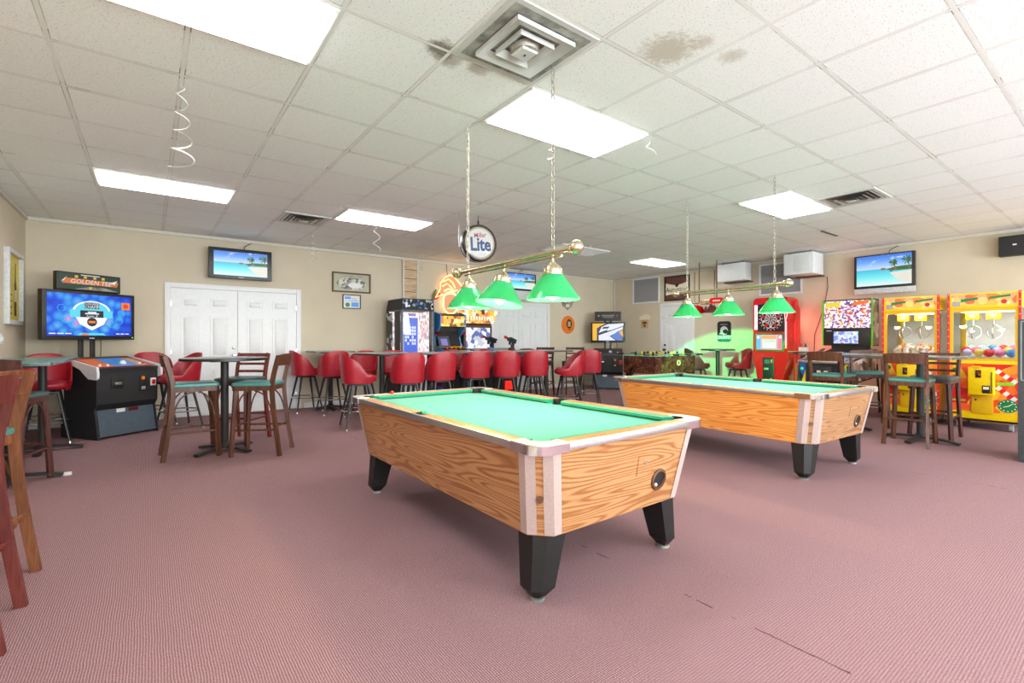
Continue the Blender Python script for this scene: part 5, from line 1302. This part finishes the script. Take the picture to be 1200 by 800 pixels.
def toy_gun(x, y, z, s, label_):
    m = MB(); m.box(x - .05, x + .05, y - .05, y + .05, z, z + .05, 'blue' if label_ else 'brown', .006); m.cyl((x, y, z + .05), (x, y, z + .12), .022, 'black', n=10)
    m.build('gun_mount', con)
    m = MB(); m.X = Matrix.Translation((x, y, z + .20)) @ Matrix.Rotation(s, 4, 'Z') @ Matrix.Rotation(-.28, 4, 'Y')
    m.box(-.14, .13, -.028, .028, -.035, .035, 'black_plastic', .01); m.box(-.16, .05, -.02, .02, .035, .06, 'black_plastic', .006); m.cyl((.13, 0, .01), (.2, 0, .01), .022, 'black_plastic', n=10); m.prism([(-.09, -.03), (-.03, -.03), (-.05, -.15), (-.11, -.14)], 'y', -.018, .018, 'black_plastic'); m.prism([(.02, -.03), (.07, -.03), (.06, -.10), (.02, -.10)], 'y', -.016, .016, 'black_plastic')
    g_ = m.build('toy_gun', con)
    m2 = MB(); m2.X = m.X; m2.cyl((.195, 0, .01), (.235, 0, .01), .03, 'redgloss', n=12); m2.build('muzzle', g_)
toy_gun(.10, -.25, 1.00, math.radians(100), True)
toy_gun(.58, -.36, .985, math.radians(190), False)

# --- foosball table near the far door
t = thing('foosball_table', 'brown marbled table football table in front of the far single door', 'game table', (7.84, 5.74, 0))
a, b, zt = .62, .36, .90
m = MB(); m.box(-a, a, -b, -b + .03, .58, zt, 'marble', .004); m.box(-a, a, b - .03, b, .58, zt, 'marble', .004); m.box(-a, -a + .03, -b + .03, b - .03, .58, zt, 'marble', .004); m.box(a - .03, a, -b + .03, b - .03, .58, zt, 'marble', .004); m.box(-a + .03, a - .03, -b + .03, b - .03, .62, .64, 'black'); m.build('cabinet', t)
pf = pm('pale_green_pitch', srgb(120, 206, 160), .5)
m = MB(); m.box(-a + .031, a - .031, -b + .031, b - .031, .805, .815, pf); m.build('pitch', t)
m = MB(); 
for s in (-1, 1): m.box(-a - .003, a + .003, s * (b - .012) - .016, s * (b - .012) + .016, zt, zt + .012, pf, .003)
for s in (-1, 1): m.box(s * (a - .012) - .016, s * (a - .012) + .016, -b + .03, b - .03, zt, zt + .012, pf, .003)
m.build('top_rim', t)
for k in range(6):
    x = -.46 + k * .184
    m = MB(); s = -1 if k % 2 else 1
    m.cyl((x, -b - .14, zt + .03), (x, b + .14, zt + .03), .008, 'steel', n=8); rod = m.build('rod', t)
    m = MB(); m.cyl((x, s * (b + .14), zt + .03), (x, s * (b + .25), zt + .03), .018, 'black', n=10); m.build('handle', rod)
    for q in range(3):
        y = -.2 + q * .2; m = MB(); m.box(x - .012, x + .012, y - .018, y + .018, zt - .04, zt + .055, 'yellow' if k % 2 else 'black', .005); m.sph((x, y, zt + .067), .016, 'yellow' if k % 2 else 'black', 8); m.build('player_figure', rod)
for sx in (-1, 1):
    for sy in (-1, 1):
        m = MB(); m.hexa([(sx * (a - .1) - .03, sy * (b - .06) - .03, 0), (sx * (a - .1) + .03, sy * (b - .06) - .03, 0), (sx * (a - .1) + .03, sy * (b - .06) + .03, 0), (sx * (a - .1) - .03, sy * (b - .06) + .03, 0)],
            [(sx * (a - .1) - .05, sy * (b - .06) - .05, .62), (sx * (a - .1) + .05, sy * (b - .06) - .05, .62), (sx * (a - .1) + .05, sy * (b - .06) + .05, .62), (sx * (a - .1) - .05, sy * (b - .06) + .05, .62)], 'black'); m.build('leg', t)
m = MB(); m.lathe([(.055, -.001), (.05, -.015), (.03, -.015), (.026, -.001)], 'tan', (.08, -b, .77), 18, 'y'); m.lathe([(0, -.002), (.028, -.002)], 'black', (.08, -b, .77), 18, 'y'); m.build('ball_return', t)

# --- red electronic dart machine
t = thing('dart_machine', 'tall glossy red electronic dart machine with a lit board and screen', 'dart machine', (9.83, 4.50, 0), WB)
w = .325; f = -.23
P = [(-w, 2.0 - .07)] + [(x, z) for x, z in arc(-w + .08, 1.94, .08, 180, 90, 5)] + [(x, z) for x, z in arc(w - .08, 1.94, .08, 90, 0, 5)] + [(w, 1.02), (w + .01, .86), (w - .05, .62), (w - .10, .3), (w - .06, 0), (-w + .06, 0), (-w + .10, .3), (-w + .05, .62), (-w - .01, .86), (-w, 1.02)]
m = MB(); m.prism(P[1:], 'y', f, .22, 'redgloss'); m.build('cabinet', t)
m = MB(); m.prism([(.19, 0), (.22, .35), (.245, .7), (.25, 1.0), (.24, 1.4), (.22, 1.8), (.1, 1.95), (0, 1.95), (0, 0)], 'x', w, w + .03, 'redgloss'); m.prism([(.19, 0), (.22, .35), (.245, .7), (.25, 1.0), (.24, 1.4), (.22, 1.8), (.1, 1.95), (0, 1.95), (0, 0)], 'x', -w - .03, -w, 'redgloss'); m.build('side_fin', t)
m = MB(); m.box(-w + .10, w - .06, f - .012, f - .001, 1.36, 1.90, 'black_matte', .004); pan = m.build('board_panel', t)
cx, cz, y = .02, 1.60, f - .014
dr, dw, db = pm('dart_red', srgb(220, 40, 60), .4), pm('dart_white', srgb(226, 222, 224), .4), M['black']
m = MB()
def wedge(r0, r1, a0, a1, mt, yy):
    P0 = [(cx + r0 * math.cos(a), cz + r0 * math.sin(a)) for a in (a0, (a0 + a1) / 2, a1)]; P1 = [(cx + r1 * math.cos(a), cz + r1 * math.sin(a)) for a in (a1, (a0 + a1) / 2, a0)]
    m.flat(P0 + P1, yy, mt)
for k in range(20):
    a0, a1 = 2 * PI * (k - .5) / 20, 2 * PI * (k + .5) / 20
    for r0, r1, c_ in ((.02, .10, 0), (.10, .115, 1), (.115, .17, 0), (.17, .188, 1)):
        mt = (dw if k % 2 else db) if c_ == 0 else (dr if k % 2 else dw)
        if r0 == .115: mt = (dr if k % 4 == 1 else dw) if k % 2 else db
        wedge(r0, r1, a0, a1, mt, y)
m.disc(cx, cz, .02, y - .001, dr, 16)
for k in range(20): m.disc(cx + .212 * math.cos(2 * PI * k / 20), cz + .212 * math.sin(2 * PI * k / 20), .012, y, dw, 8)
m.build('dartboard', pan)
wl = em('white_light_strip', srgb(255, 246, 250), 1.6)
m = MB(); m.box(-w + .03, -w + .085, f - .012, f - .001, 1.40, 1.88, wl, .006); m.build('light_strip', t)
m = MB(); m.disc(-.02, 1.935, .05, f - .002, wl, 18, .02); m.build('top_lamp', t)
m = MB(); m.box(-w + .05, w - .055, f - .03, f - .001, .985, 1.325, 'green', .012); m.box(-w + .07, w - .07, f - .036, f - .03, 1.0, 1.31, 'black_plastic', .004); mon = m.build('monitor', t)
tq, pq, wq2, oq = em('dart_screen_blue', srgb(120, 190, 246), 1), em('dart_screen_pink', srgb(240, 130, 160), 1), em('dart_screen_white', srgb(244, 240, 244), 1), em('dart_screen_orange', srgb(250, 170, 110), 1)
m = MB(); y = f - .0375; m.rect(-w + .08, w - .08, 1.01, 1.30, y, em('dart_screen_base', srgb(226, 206, 196), .9)); m.rect(-w + .085, -.16, 1.02, 1.29, y - .0006, tq); m.rect(.16, w - .085, 1.02, 1.29, y - .0006, pq); m.rect(-.13, .13, 1.04, 1.21, y - .0006, wq2); m.rect(-.13, .13, 1.22, 1.28, y - .0006, oq)
for k in range(4): m.rect(-.11, .11, 1.19 - k * .012, 1.195 - k * .012, y - .001, 'grey')
m.disc(-.205, 1.25, .03, y - .001, wq2, 14); m.disc(.205, 1.25, .03, y - .001, wq2, 14); m.build('screen', mon)
m = MB(); x = w + .0305; nn = em('pink_neon', srgb(255, 190, 190), 2.2)
Q = [(-.02, 1.55), (.05, 1.66), (.05, 1.80), (0, 1.86), (-.05, 1.80), (-.05, 1.66), (-.02, 1.55), (-.02, 1.1), (.0, 1.05), (.02, 1.1), (.02, 1.55)]
m.tube([(w - .028 + q * .42, f - .012, z) for q, z in Q], .006, nn, 6); m.build('neon_outline', t)
for k in range(4):
    MB().cyl((w - .03, f, 1.05 + k * .06), (w - .03, f - .015, 1.05 + k * .06), .014, ('yellow', 'orange', 'lime', 'cream')[k], n=12).build('button', t)
m = MB(); m.box(-.13, .08, f - .02, f - .001, .28, .86, 'black_plastic', .015); cd_ = m.build('coin_door', t)
m = MB(); m.rect(-.10, .0, .74, .82, f - .0215, 'slate'); m.rect(.02, .055, .76, .82, f - .0215, 'orange'); m.box(-.1, -.02, f - .028, f - .02, .62, .66, 'grey', .003); m.box(.01, .05, f - .026, f - .02, .40, .46, 'steel', .003); m.build('coin_slot', cd_)
ld = bpy.data.lights.new('machine_glow', 'AREA'); ld.shape = 'RECTANGLE'; ld.size = .25; ld.size_y = 1.2; ld.energy = 13; ld.color = (1, .22, .18)
lo = bpy.data.objects.new('machine_glow', ld); COL.objects.link(lo); lo.parent = t; lo.location = (w + .10, -.12, 1.3); lo.rotation_euler = Vector((1, .62, 0)).to_track_quat('-Z', 'Z').to_euler()

# --- small table with condiment caddy between the dart and pinball machines
high_table('small_bar_table', 'small brown bar table holding a condiment caddy by the pinball machine', (9.16, 3.73, 0), 0, 'rect', .24, .16, 1.0, 'tan', 'brown', .2)
t = thing('condiment_caddy', 'small white caddy with red and brown bottles on the little brown table', 'caddy', (9.18, 3.73, 1.0))
m = MB(); m.box(-.045, .045, -.06, .06, 0, .006, 'white', .002)
for s in (-1, 1): m.box(s * .045 - .003, s * .045 + .003, -.06, .06, .006, .07, 'white'); m.box(-.042, .042, s * .06 - .003, s * .06 + .003, .006, .07, 'white')
m.build('tray', t)
for lab, x, y, mt in (('red topped bottle standing in the white condiment caddy', -.012, .028, 'redgloss'), ('brown topped bottle standing in the white condiment caddy', .01, -.028, 'brown')):
    b_ = thing('sauce_bottle', lab, 'bottle', (9.18 + x, 3.73 + y, 1.0065))
    MB().lathe([(0, 0), (.022, 0), (.022, .08), (.012, .10), (.010, .105), (0, .105)], mt, (0, 0, 0), 14).build('body', b_); MB().lathe([(.012, .105), (.012, .118), (.006, .13), (0, .13)], 'redpaint' if mt == 'redgloss' else 'black', (0, 0, 0), 12).build('cap', b_)

# --- pinball machine
t = thing('pinball_machine', 'pinball machine with bright busy backglass and lime green side edges', 'pinball machine', (9.25, 3.15, 0), WB)
w = .345; L0 = -.82
m = MB(); m.prism([(L0, .50), (L0, .84), (.45, 1.04), (.45, .58)], 'x', -w, w, 'black_matte'); cabp = m.build('cabinet', t)
ab = confetti('pinball_front_print', [srgb(20, 22, 30), srgb(240, 220, 60), srgb(30, 90, 190), srgb(20, 20, 28), srgb(70, 180, 160), srgb(24, 24, 30)], 9, 0, (1, 1, .6))
m = MB(); m.rect(-w, -w + .10, .52, .84, L0 - .002, ab); m.rect(w - .10, w, .52, .84, L0 - .002, ab); m.disc(-w + .05, .74, .024, L0 - .004, em('start_button_green', srgb(40, 230, 130), 1.2), 14); m.build('front_art', cabp)
sa = confetti('pinball_side_print', [srgb(226, 200, 190), srgb(150, 120, 110), srgb(236, 226, 220), srgb(190, 150, 120), srgb(90, 80, 80)], 8)
m = MB(); m.add([(w + .002, L0 + .04, .53), (w + .002, .42, .60), (w + .002, .42, 1.0), (w + .002, L0 + .04, .83)], [(0, 1, 2, 3)], sa); m.build('side_art', cabp)
m = MB(); m.box(-.13, .13, L0 - .012, L0, .56, .78, 'black_plastic', .004)
for s in (-.05, .05): m.box(s - .028, s + .028, L0 - .018, L0 - .012, .66, .72, 'cream', .003)
m.build('coin_door', t)
pfm = confetti('playfield_print', [srgb(120, 120, 150), srgb(200, 190, 220), srgb(60, 60, 70), srgb(230, 230, 236), srgb(90, 100, 170), srgb(180, 170, 120)], 16, .55)
sl = (1.04 - .84) / (.45 - L0)
zz = lambda y: .84 + (y - L0) * sl
m = MB(); m.add([(-w + .03, L0 + .05, zz(L0 + .05) + .004), (w - .03, L0 + .05, zz(L0 + .05) + .004), (w - .03, .14, zz(.14) + .004), (-w + .03, .14, zz(.14) + .004)], [(0, 1, 2, 3)], pfm); m.build('playfield', t)
for s in (-1, 1):
    m = MB(); m.tube([(s * w, L0 - .005, zz(L0) + .014), (s * w, .16, zz(.16) + .05)], .012, 'steel', 4, flat=(.018, .014)); m.build('side_rail', t)
m = MB(); m.box(-w - .01, w + .01, L0 - .02, L0 + .04, zz(L0) - .01, zz(L0) + .03, 'steel', .006); m.build('lockbar', t)
for sx in (-1, 1):
    for y in (L0 + .01, .42):
        m = MB(); m.tube([(sx * (w + .0), y, .80), (sx * (w + .035), y - (.02 if y < 0 else -.02), .02)], .02, 'black', 4, flat=(.02, .012)); leg = m.build('leg', t)
        MB().cyl((sx * (w + .036), y - (.02 if y < 0 else -.02), 0), (sx * (w + .036), y - (.02 if y < 0 else -.02), .02), .025, 'black', n=12).build('foot', leg)
bw = .36; bf = .16
m = MB(); m.box(-bw, bw, bf, .48, 1.10, 1.88, 'black_matte', .004); m.box(-.25, .25, bf + .06, .45, 1.0, 1.10, 'black'); bx_ = m.build('backbox', t)
for s in (-1, 1): MB().box(s * bw - .012, s * bw + .012, bf - .012, bf + .01, 1.10, 1.88, 'lime', .003).build('edge_trim', bx_)
bg = confetti('backglass_print', [srgb(250, 236, 226), srgb(150, 80, 170), srgb(246, 190, 90), srgb(90, 50, 130), srgb(250, 220, 230), srgb(220, 90, 60), srgb(240, 240, 250), srgb(120, 110, 190), srgb(250, 244, 240), srgb(240, 230, 244)], 38, 1.15)
m = MB(); m.rect(-bw + .02, bw - .02, 1.40, 1.86, bf - .002, bg); m.rect(-bw + .04, -.1, 1.76, 1.84, bf - .003, em('backglass_yellow', srgb(236, 214, 60), 1)); m.flat([(.06, 1.76), (.3, 1.80), (.34, 1.86), (.1, 1.83)], bf - .003, em('backglass_orange', srgb(240, 120, 50), 1)); m.build('backglass', bx_)
dm = confetti('display_print', [srgb(200, 210, 250), srgb(120, 140, 220), srgb(236, 236, 250), srgb(150, 130, 210), srgb(180, 220, 240)], 30, 1.1)
m = MB(); m.box(-bw + .015, bw - .015, bf - .015, bf - .001, 1.11, 1.38, 'black', .004); m.rect(-.19, .17, 1.14, 1.34, bf - .016, dm); m.rect(-.3, -.22, 1.345, 1.36, bf - .016, 'silver'); m.build('speaker_panel', bx_)
m = MB(); m.add([(bw + .0005, bf + .02, 1.12), (bw + .0005, .46, 1.12), (bw + .0005, .46, 1.86), (bw + .0005, bf + .02, 1.86)], [(0, 1, 2, 3)], sa); m.build('backbox_art', bx_)

# --- claw machines
pr1 = confetti('candy_marquee', [srgb(250, 200, 70), srgb(246, 140, 50), srgb(250, 226, 140), srgb(240, 110, 60), srgb(252, 214, 90), srgb(250, 180, 120)], 11, .95)
pr2 = confetti('candy_panel', [srgb(244, 90, 30), srgb(250, 150, 40), srgb(236, 60, 30), srgb(250, 190, 50), srgb(240, 110, 40)], 7)
def claw_machine(label, loc, w, inner):
    t = thing('claw_machine', label, 'claw machine', loc, WB)
    d = .40; b0, g0, g1, H = .14, .93, 1.60, 1.83
    m = MB(); m.box(-w, w, -d, d, b0, g0 - .01, 'yellow', .006); m.build('cabinet', t); m = MB(); m.box(-w, w, -d, d, g1 + .03, H, 'yellow', .006); m.build('canopy', t)
    m = MB()
    for x in (-w, w - .045):
        m.box(x, x + .045, -d, -d + .03, g0 - .01, g1 + .03, 'yellowd'); MB().box(x, x + .045, d - .045, d, g0 - .01, g1 + .03, 'yellowd').build('corner_post', t)
    m.box(-w + .045, w - .045, -d, -d + .03, g1 - .02, g1 + .03, 'yellowd'); m.box(-w + .045, w - .045, -d, -d + .03, g0 - .01, g0 + .02, 'yellowd'); m.build('window_frame', t)
    for x in (-1, 1):
        m = MB(); m.box(x * w - .012, x * w + .012, -d - .012, -d + .02, b0, H + .005, 'redpaint', .003); o = m.build('red_edge', t)
        m = MB()
        for k in range(18): m.disc(x * w, b0 + .06 + k * .095, .006, -d - .013, 'cream', 8)
        m.build('bulb_row', o)
    MB().box(-w + .05, w - .05, -d + .032, d - .046, g0 - .01, .968, 'cream').build('prize_bed', t)
    MB().box(-w + .045, w - .045, d - .03, d - .015, g0 - .01, g1 + .03, inner).build('back_mirror', t)
    m = MB(); m.rect(-w + .03, w - .03, g1 + .055, H - .02, -d - .002, pr1); m.flat([(-.22, g1 + .15), (-.05, g1 + .17), (-.05, g1 + .14), (-.22, g1 + .11)], -d - .003, 'green'); m.flat([(.06, g1 + .17), (.26, g1 + .19), (.26, g1 + .165), (.06, g1 + .14)], -d - .003, 'green'); m.disc(0, g1 + .12, .05, -d - .003, em('marquee_candy', srgb(252, 220, 120), 1), 18); m.rect(-w + .04, -w + .12, g1 + .06, g1 + .12, -d - .003, 'grey'); m.disc(.2, g1 + .10, .03, -d - .0035, 'redpaint', 14); m.disc(.24, g1 + .085, .018, -d - .004, 'cream', 12); m.build('marquee', t)
    MB().box(-w + .047, w - .047, -d + .012, -d + .016, g0 + .02, g1 - .02, 'pane').build('glass_pane', t)
    for x in (-1, 1): MB().box(x * (w - .012) - .002, x * (w - .012) + .002, -d + .046, d - .046, g0 - .01, g1 + .03, 'pane').build('side_pane', t)
    m = MB(); m.box(-w + .05, w - .05, -d + .05, -d + .09, g1 - .01, g1 + .02, 'tube'); m.build('light_tube', t)
    m = MB(); m.box(-w + .05, w - .05, -.03, .01, g1 - .02, g1 + .005, 'steel'); m.build('gantry', t)
    for x in (-.16, .05):
        m = MB(); m.box(x - .07, x + .07, -.09, .05, g1 - .12, g1 - .021, 'yellow', .008); m.disc(x, g1 - .07, .03, -.092, 'paper', 14, .018); m.cyl((x, -.02, g1 - .12), (x, -.02, g1 - .2), .012, 'steel', n=8)
        for k in range(3):
            a = 2 * PI * k / 3 + .5; ca, sa_ = math.cos(a), math.sin(a)
            m.tube(curved([(x + ca * .02, -.02 + sa_ * .02, g1 - .2), (x + ca * .075, -.02 + sa_ * .075, g1 - .24), (x + ca * .08, -.02 + sa_ * .08, g1 - .33), (x + ca * .02, -.02 + sa_ * .02, g1 - .38)], 4), .008, 'steel', 6)
        m.build('claw', t)
    # lower art panel, coin box, prize door, clock picture
    m = MB(); y = -d - .0025
    m.rect(-w + .02, w - .02, b0 + .10, g0 - .05, y, pr2); m.flat([(-.1, g0 - .05), (w - .04, g0 - .05), (w - .16, g0 - .12), (-.05, g0 - .1)], y - .001, 'redpaint')
    for (x, z, rr) in ((.22, .72, -.7), (.22, .50, -.75)):
        ca, sa_ = math.cos(rr), math.sin(rr)
        for k in range(5):
            u0, u1 = -.12 + k * .048, -.12 + (k + 1) * .048
            m.flat([(x + u * ca - v * sa_, z + u * sa_ + v * ca) for u, v in ((u0, -.028), (u1, -.028), (u1, .028), (u0, .028))], y - .0012, 'redpaint' if k % 2 else 'paper')
    m.flat([(.13, .64), (.28, .65), (.30, .61), (.14, .60)], y - .0015, 'lime'); m.disc(.235, .34, .095, y - .0014, 'green', 24, .085)
    for k in range(12): m.disc(.235 + .075 * math.cos(k * PI / 6), .34 + .066 * math.sin(k * PI / 6), .008, y - .002, 'paper', 8)
    m.flat([(.23, .34), (.285, .385), (.29, .38), (.24, .335)], y - .002, 'paper'); m.flat([(.232, .345), (.19, .33), (.192, .322), (.236, .335)], y - .002, 'paper')
    m.rect(-w + .03, -.15, .34, .55, y - .0012, 'redpaint'); m.disc(-w + .06, .70, .022, y - .0014, 'redgloss', 12); m.disc(-w + .07, .79, .03, y - .0014, 'green', 14); m.disc(-w + .07, .60, .03, y - .0014, 'green', 12, .018); m.rect(-w + .04, -.17, .37, .39, y - .0016, 'lime')
    m.build('front_art', t)
    m = MB(); m.box(-.13, .12, -d - .11, -d - .004, .47, .84, 'yellow', .012); m.box(-.09, -.0, -d - .13, -d - .11, .84, .855, 'yellow', .004); cb = m.build('coin_box', t)
    m = MB(); m.box(-.055, .0, -d - .118, -d - .11, .70, .80, 'black_plastic', .003); m.disc(-.028, .765, .012, -d - .119, 'redgloss', 10); m.disc(-.016, .74, .01, -d - .119, 'orange', 10); m.build('coin_slot', cb)
    m = MB(); m.box(.01, .085, -d - .118, -d - .11, .50, .60, 'black_plastic', .003); m.rect(.02, .075, .55, .585, -d - .119, 'cream'); m.build('bill_slot', cb); MB().box(.095, .103, -d - .116, -d - .11, .50, .78, 'black').build('lock_bar', cb)
    m = MB(); m.box(-.11, .10, -d - .02, -d - .004, .22, .46, 'yellowd', .006); m.disc(-.07, .40, .012, -d - .0205, 'black', 10); m.build('prize_door', t)
    m = MB(); m.box(-w + .03, w - .03, -d + .05, d - .03, b0 - .03, b0, 'black'); m.build('plinth', t)
    for x in (-w + .09, w - .09):
        for yy in (-d + .11, d - .11):
            m = MB(); m.cyl((x - .018, yy, .05), (x + .018, yy, .05), .05, 'grey', n=18); m.box(x - .028, x + .028, yy - .03, yy + .03, .09, .112, 'steel', .003); m.build('caster', t)
    return t
inA = pm('mirror_back_grey', srgb(232, 234, 230), .35, var=.08, scale=6)
claw_machine('left yellow claw machine filled with white and orange plush toys', (9.28, 2.175, 0), .32, inA)
claw_machine('right yellow claw machine filled with coloured balls, at the right frame edge', (9.28, 1.40, 0), .345, inA)
def pile(proto_fn, name, labfn, cat, group, x0, x1, y0, y1, z, r, cols, n):
    used = {}
    k = 0
    for row in range(3):
        yy = row
        for q in range(n):
            mt = cols[(q * 2 + row + (q // 3)) % len(cols)]; k += 1
            x = x0 + (x1 - x0) * row / 2 + random.uniform(-.01, .01); y = y0 + (y1 - y0) * (q + (.5 if row % 2 else .1)) / n + random.uniform(-.008, .008)
            zz_ = z + r + .028 * row
            if mt not in used:
                o = proto_fn(mt); used[mt] = o; o.location = (x, y, zz_)
            else: o = dup(used[mt], (x, y, zz_), 0)
            o.rotation_euler = (0, 0, random.uniform(0, 6))
            tag(o, labfn(mt, row), cat, group + ' ' + ('in front' if row == 0 else 'behind'))
ballm = {'blue': pm('ball_blue', srgb(60, 140, 226), .35), 'yellow': pm('ball_yellow', srgb(246, 220, 110), .35), 'pink': pm('ball_pink', srgb(240, 130, 180), .35), 'red': pm('ball_red', srgb(232, 60, 60), .35), 'mint': pm('ball_mint', srgb(150, 220, 200), .35), 'lilac': pm('ball_lilac', srgb(190, 190, 240), .35)}
def ball(c_):
    o = bpy.data.objects.new('toy_ball', None); COL.objects.link(o)
    m = MB(); m.sph((0, 0, 0), .052, ballm[c_], 16); m.build('shell', o)
    m = MB(); m.torus((0, 0, 0), .0525, .0015, ballm[c_], 'x', 24, 5); m.build('seam', o); return o
pile(ball, 'toy_ball', lambda c_, r: '%s toy ball %s the heap inside the right claw machine' % (c_, ('at the front of', 'in the middle of', 'at the back of')[r]), 'ball', 'toy balls in the right claw machine', 8.985, 9.20, 1.14, 1.66, .972, .052, ['blue', 'yellow', 'pink', 'lilac', 'red', 'mint'], 5)
plm = {'white': pm('plush_white', srgb(240, 232, 226), .9, bump=.4, scale=120), 'orange': pm('plush_orange', srgb(240, 150, 60), .9, bump=.4, scale=120), 'pale pink': pm('plush_pink', srgb(244, 200, 190), .9, bump=.4, scale=120), 'cream': pm('plush_cream', srgb(246, 226, 190), .9, bump=.4, scale=120)}
def plush(c_):
    o = bpy.data.objects.new('plush_toy', None); COL.objects.link(o); mt = plm[c_]
    m = MB(); m.sph((0, 0, -.01), (.045, .04, .042), mt, 12); m.build('body', o)
    m = MB(); m.sph((.03, 0, .035), (.032, .034, .03), mt, 12); m.sph((.022, .026, .062), .012, mt, 8); m.sph((.022, -.026, .062), .012, mt, 8); h_ = m.build('head', o)
    m = MB(); m.sph((.059, .011, .04), .004, 'black', 6); m.sph((.059, -.011, .04), .004, 'black', 6); m.sph((.062, 0, .03), .005, 'black', 6); m.build('face', h_)
    return o
pile(plush, 'plush_toy', lambda c_, r: '%s plush toy %s the heap inside the left claw machine' % (c_, ('at the front of', 'in the middle of', 'at the back of')[r]), 'plush toy', 'plush toys in the left claw machine', 8.985, 9.20, 1.94, 2.42, .972, .045, ['white', 'orange', 'white', 'pale pink', 'cream'], 5)

# --- tall dark machine cut off by the right frame edge
t = thing('kiosk_cabinet', 'tall dark slate cabinet cut off by the right frame edge', 'cabinet', (7.12, .56, 0), WB)
m = MB(); m.box(-.27, .27, -.28, .28, 0, 1.40, 'darkslate', .004); m.build('body', t)
pl = pm('pale_outline', srgb(150, 166, 170), .5)
m = MB(); y = -.2815; a, b, c_, e = -.25, .25, .80, 1.385
m.rect(a, b, c_, c_ + .008, y, pl); m.rect(a, b, e - .008, e, y, pl); m.rect(a, a + .008, c_, e, y, pl); m.rect(b - .008, b, c_, e, y, pl); m.build('panel_outline', t)
m = MB(); m.box(-.2, .1, -.30, -.281, 1.0, 1.2, 'black_plastic', .004); m.rect(-.21, -.18, 1.10, 1.16, -.3005, 'paper'); m.build('front_panel', t)

# spot added beside the further pool lamp to throw green light on the right wall
ld = bpy.data.lights.new('shade_glow', 'SPOT'); ld.energy = 1600; ld.color = (.12, 1.0, .32); ld.spot_size = math.radians(40); ld.spot_blend = .08; ld.shadow_soft_size = .05
lo = bpy.data.objects.new('shade_glow', ld); COL.objects.link(lo); lo.parent = L2; lo.location = (.19, .53, 1.58 - ZC)
lo.rotation_euler = (Matrix.Rotation(.05, 3, 'Z') @ Vector((10.29 - 5.24, 5.55 - 3.33, -.55 - 1.58))).to_track_quat('-Z', 'Y').to_euler()
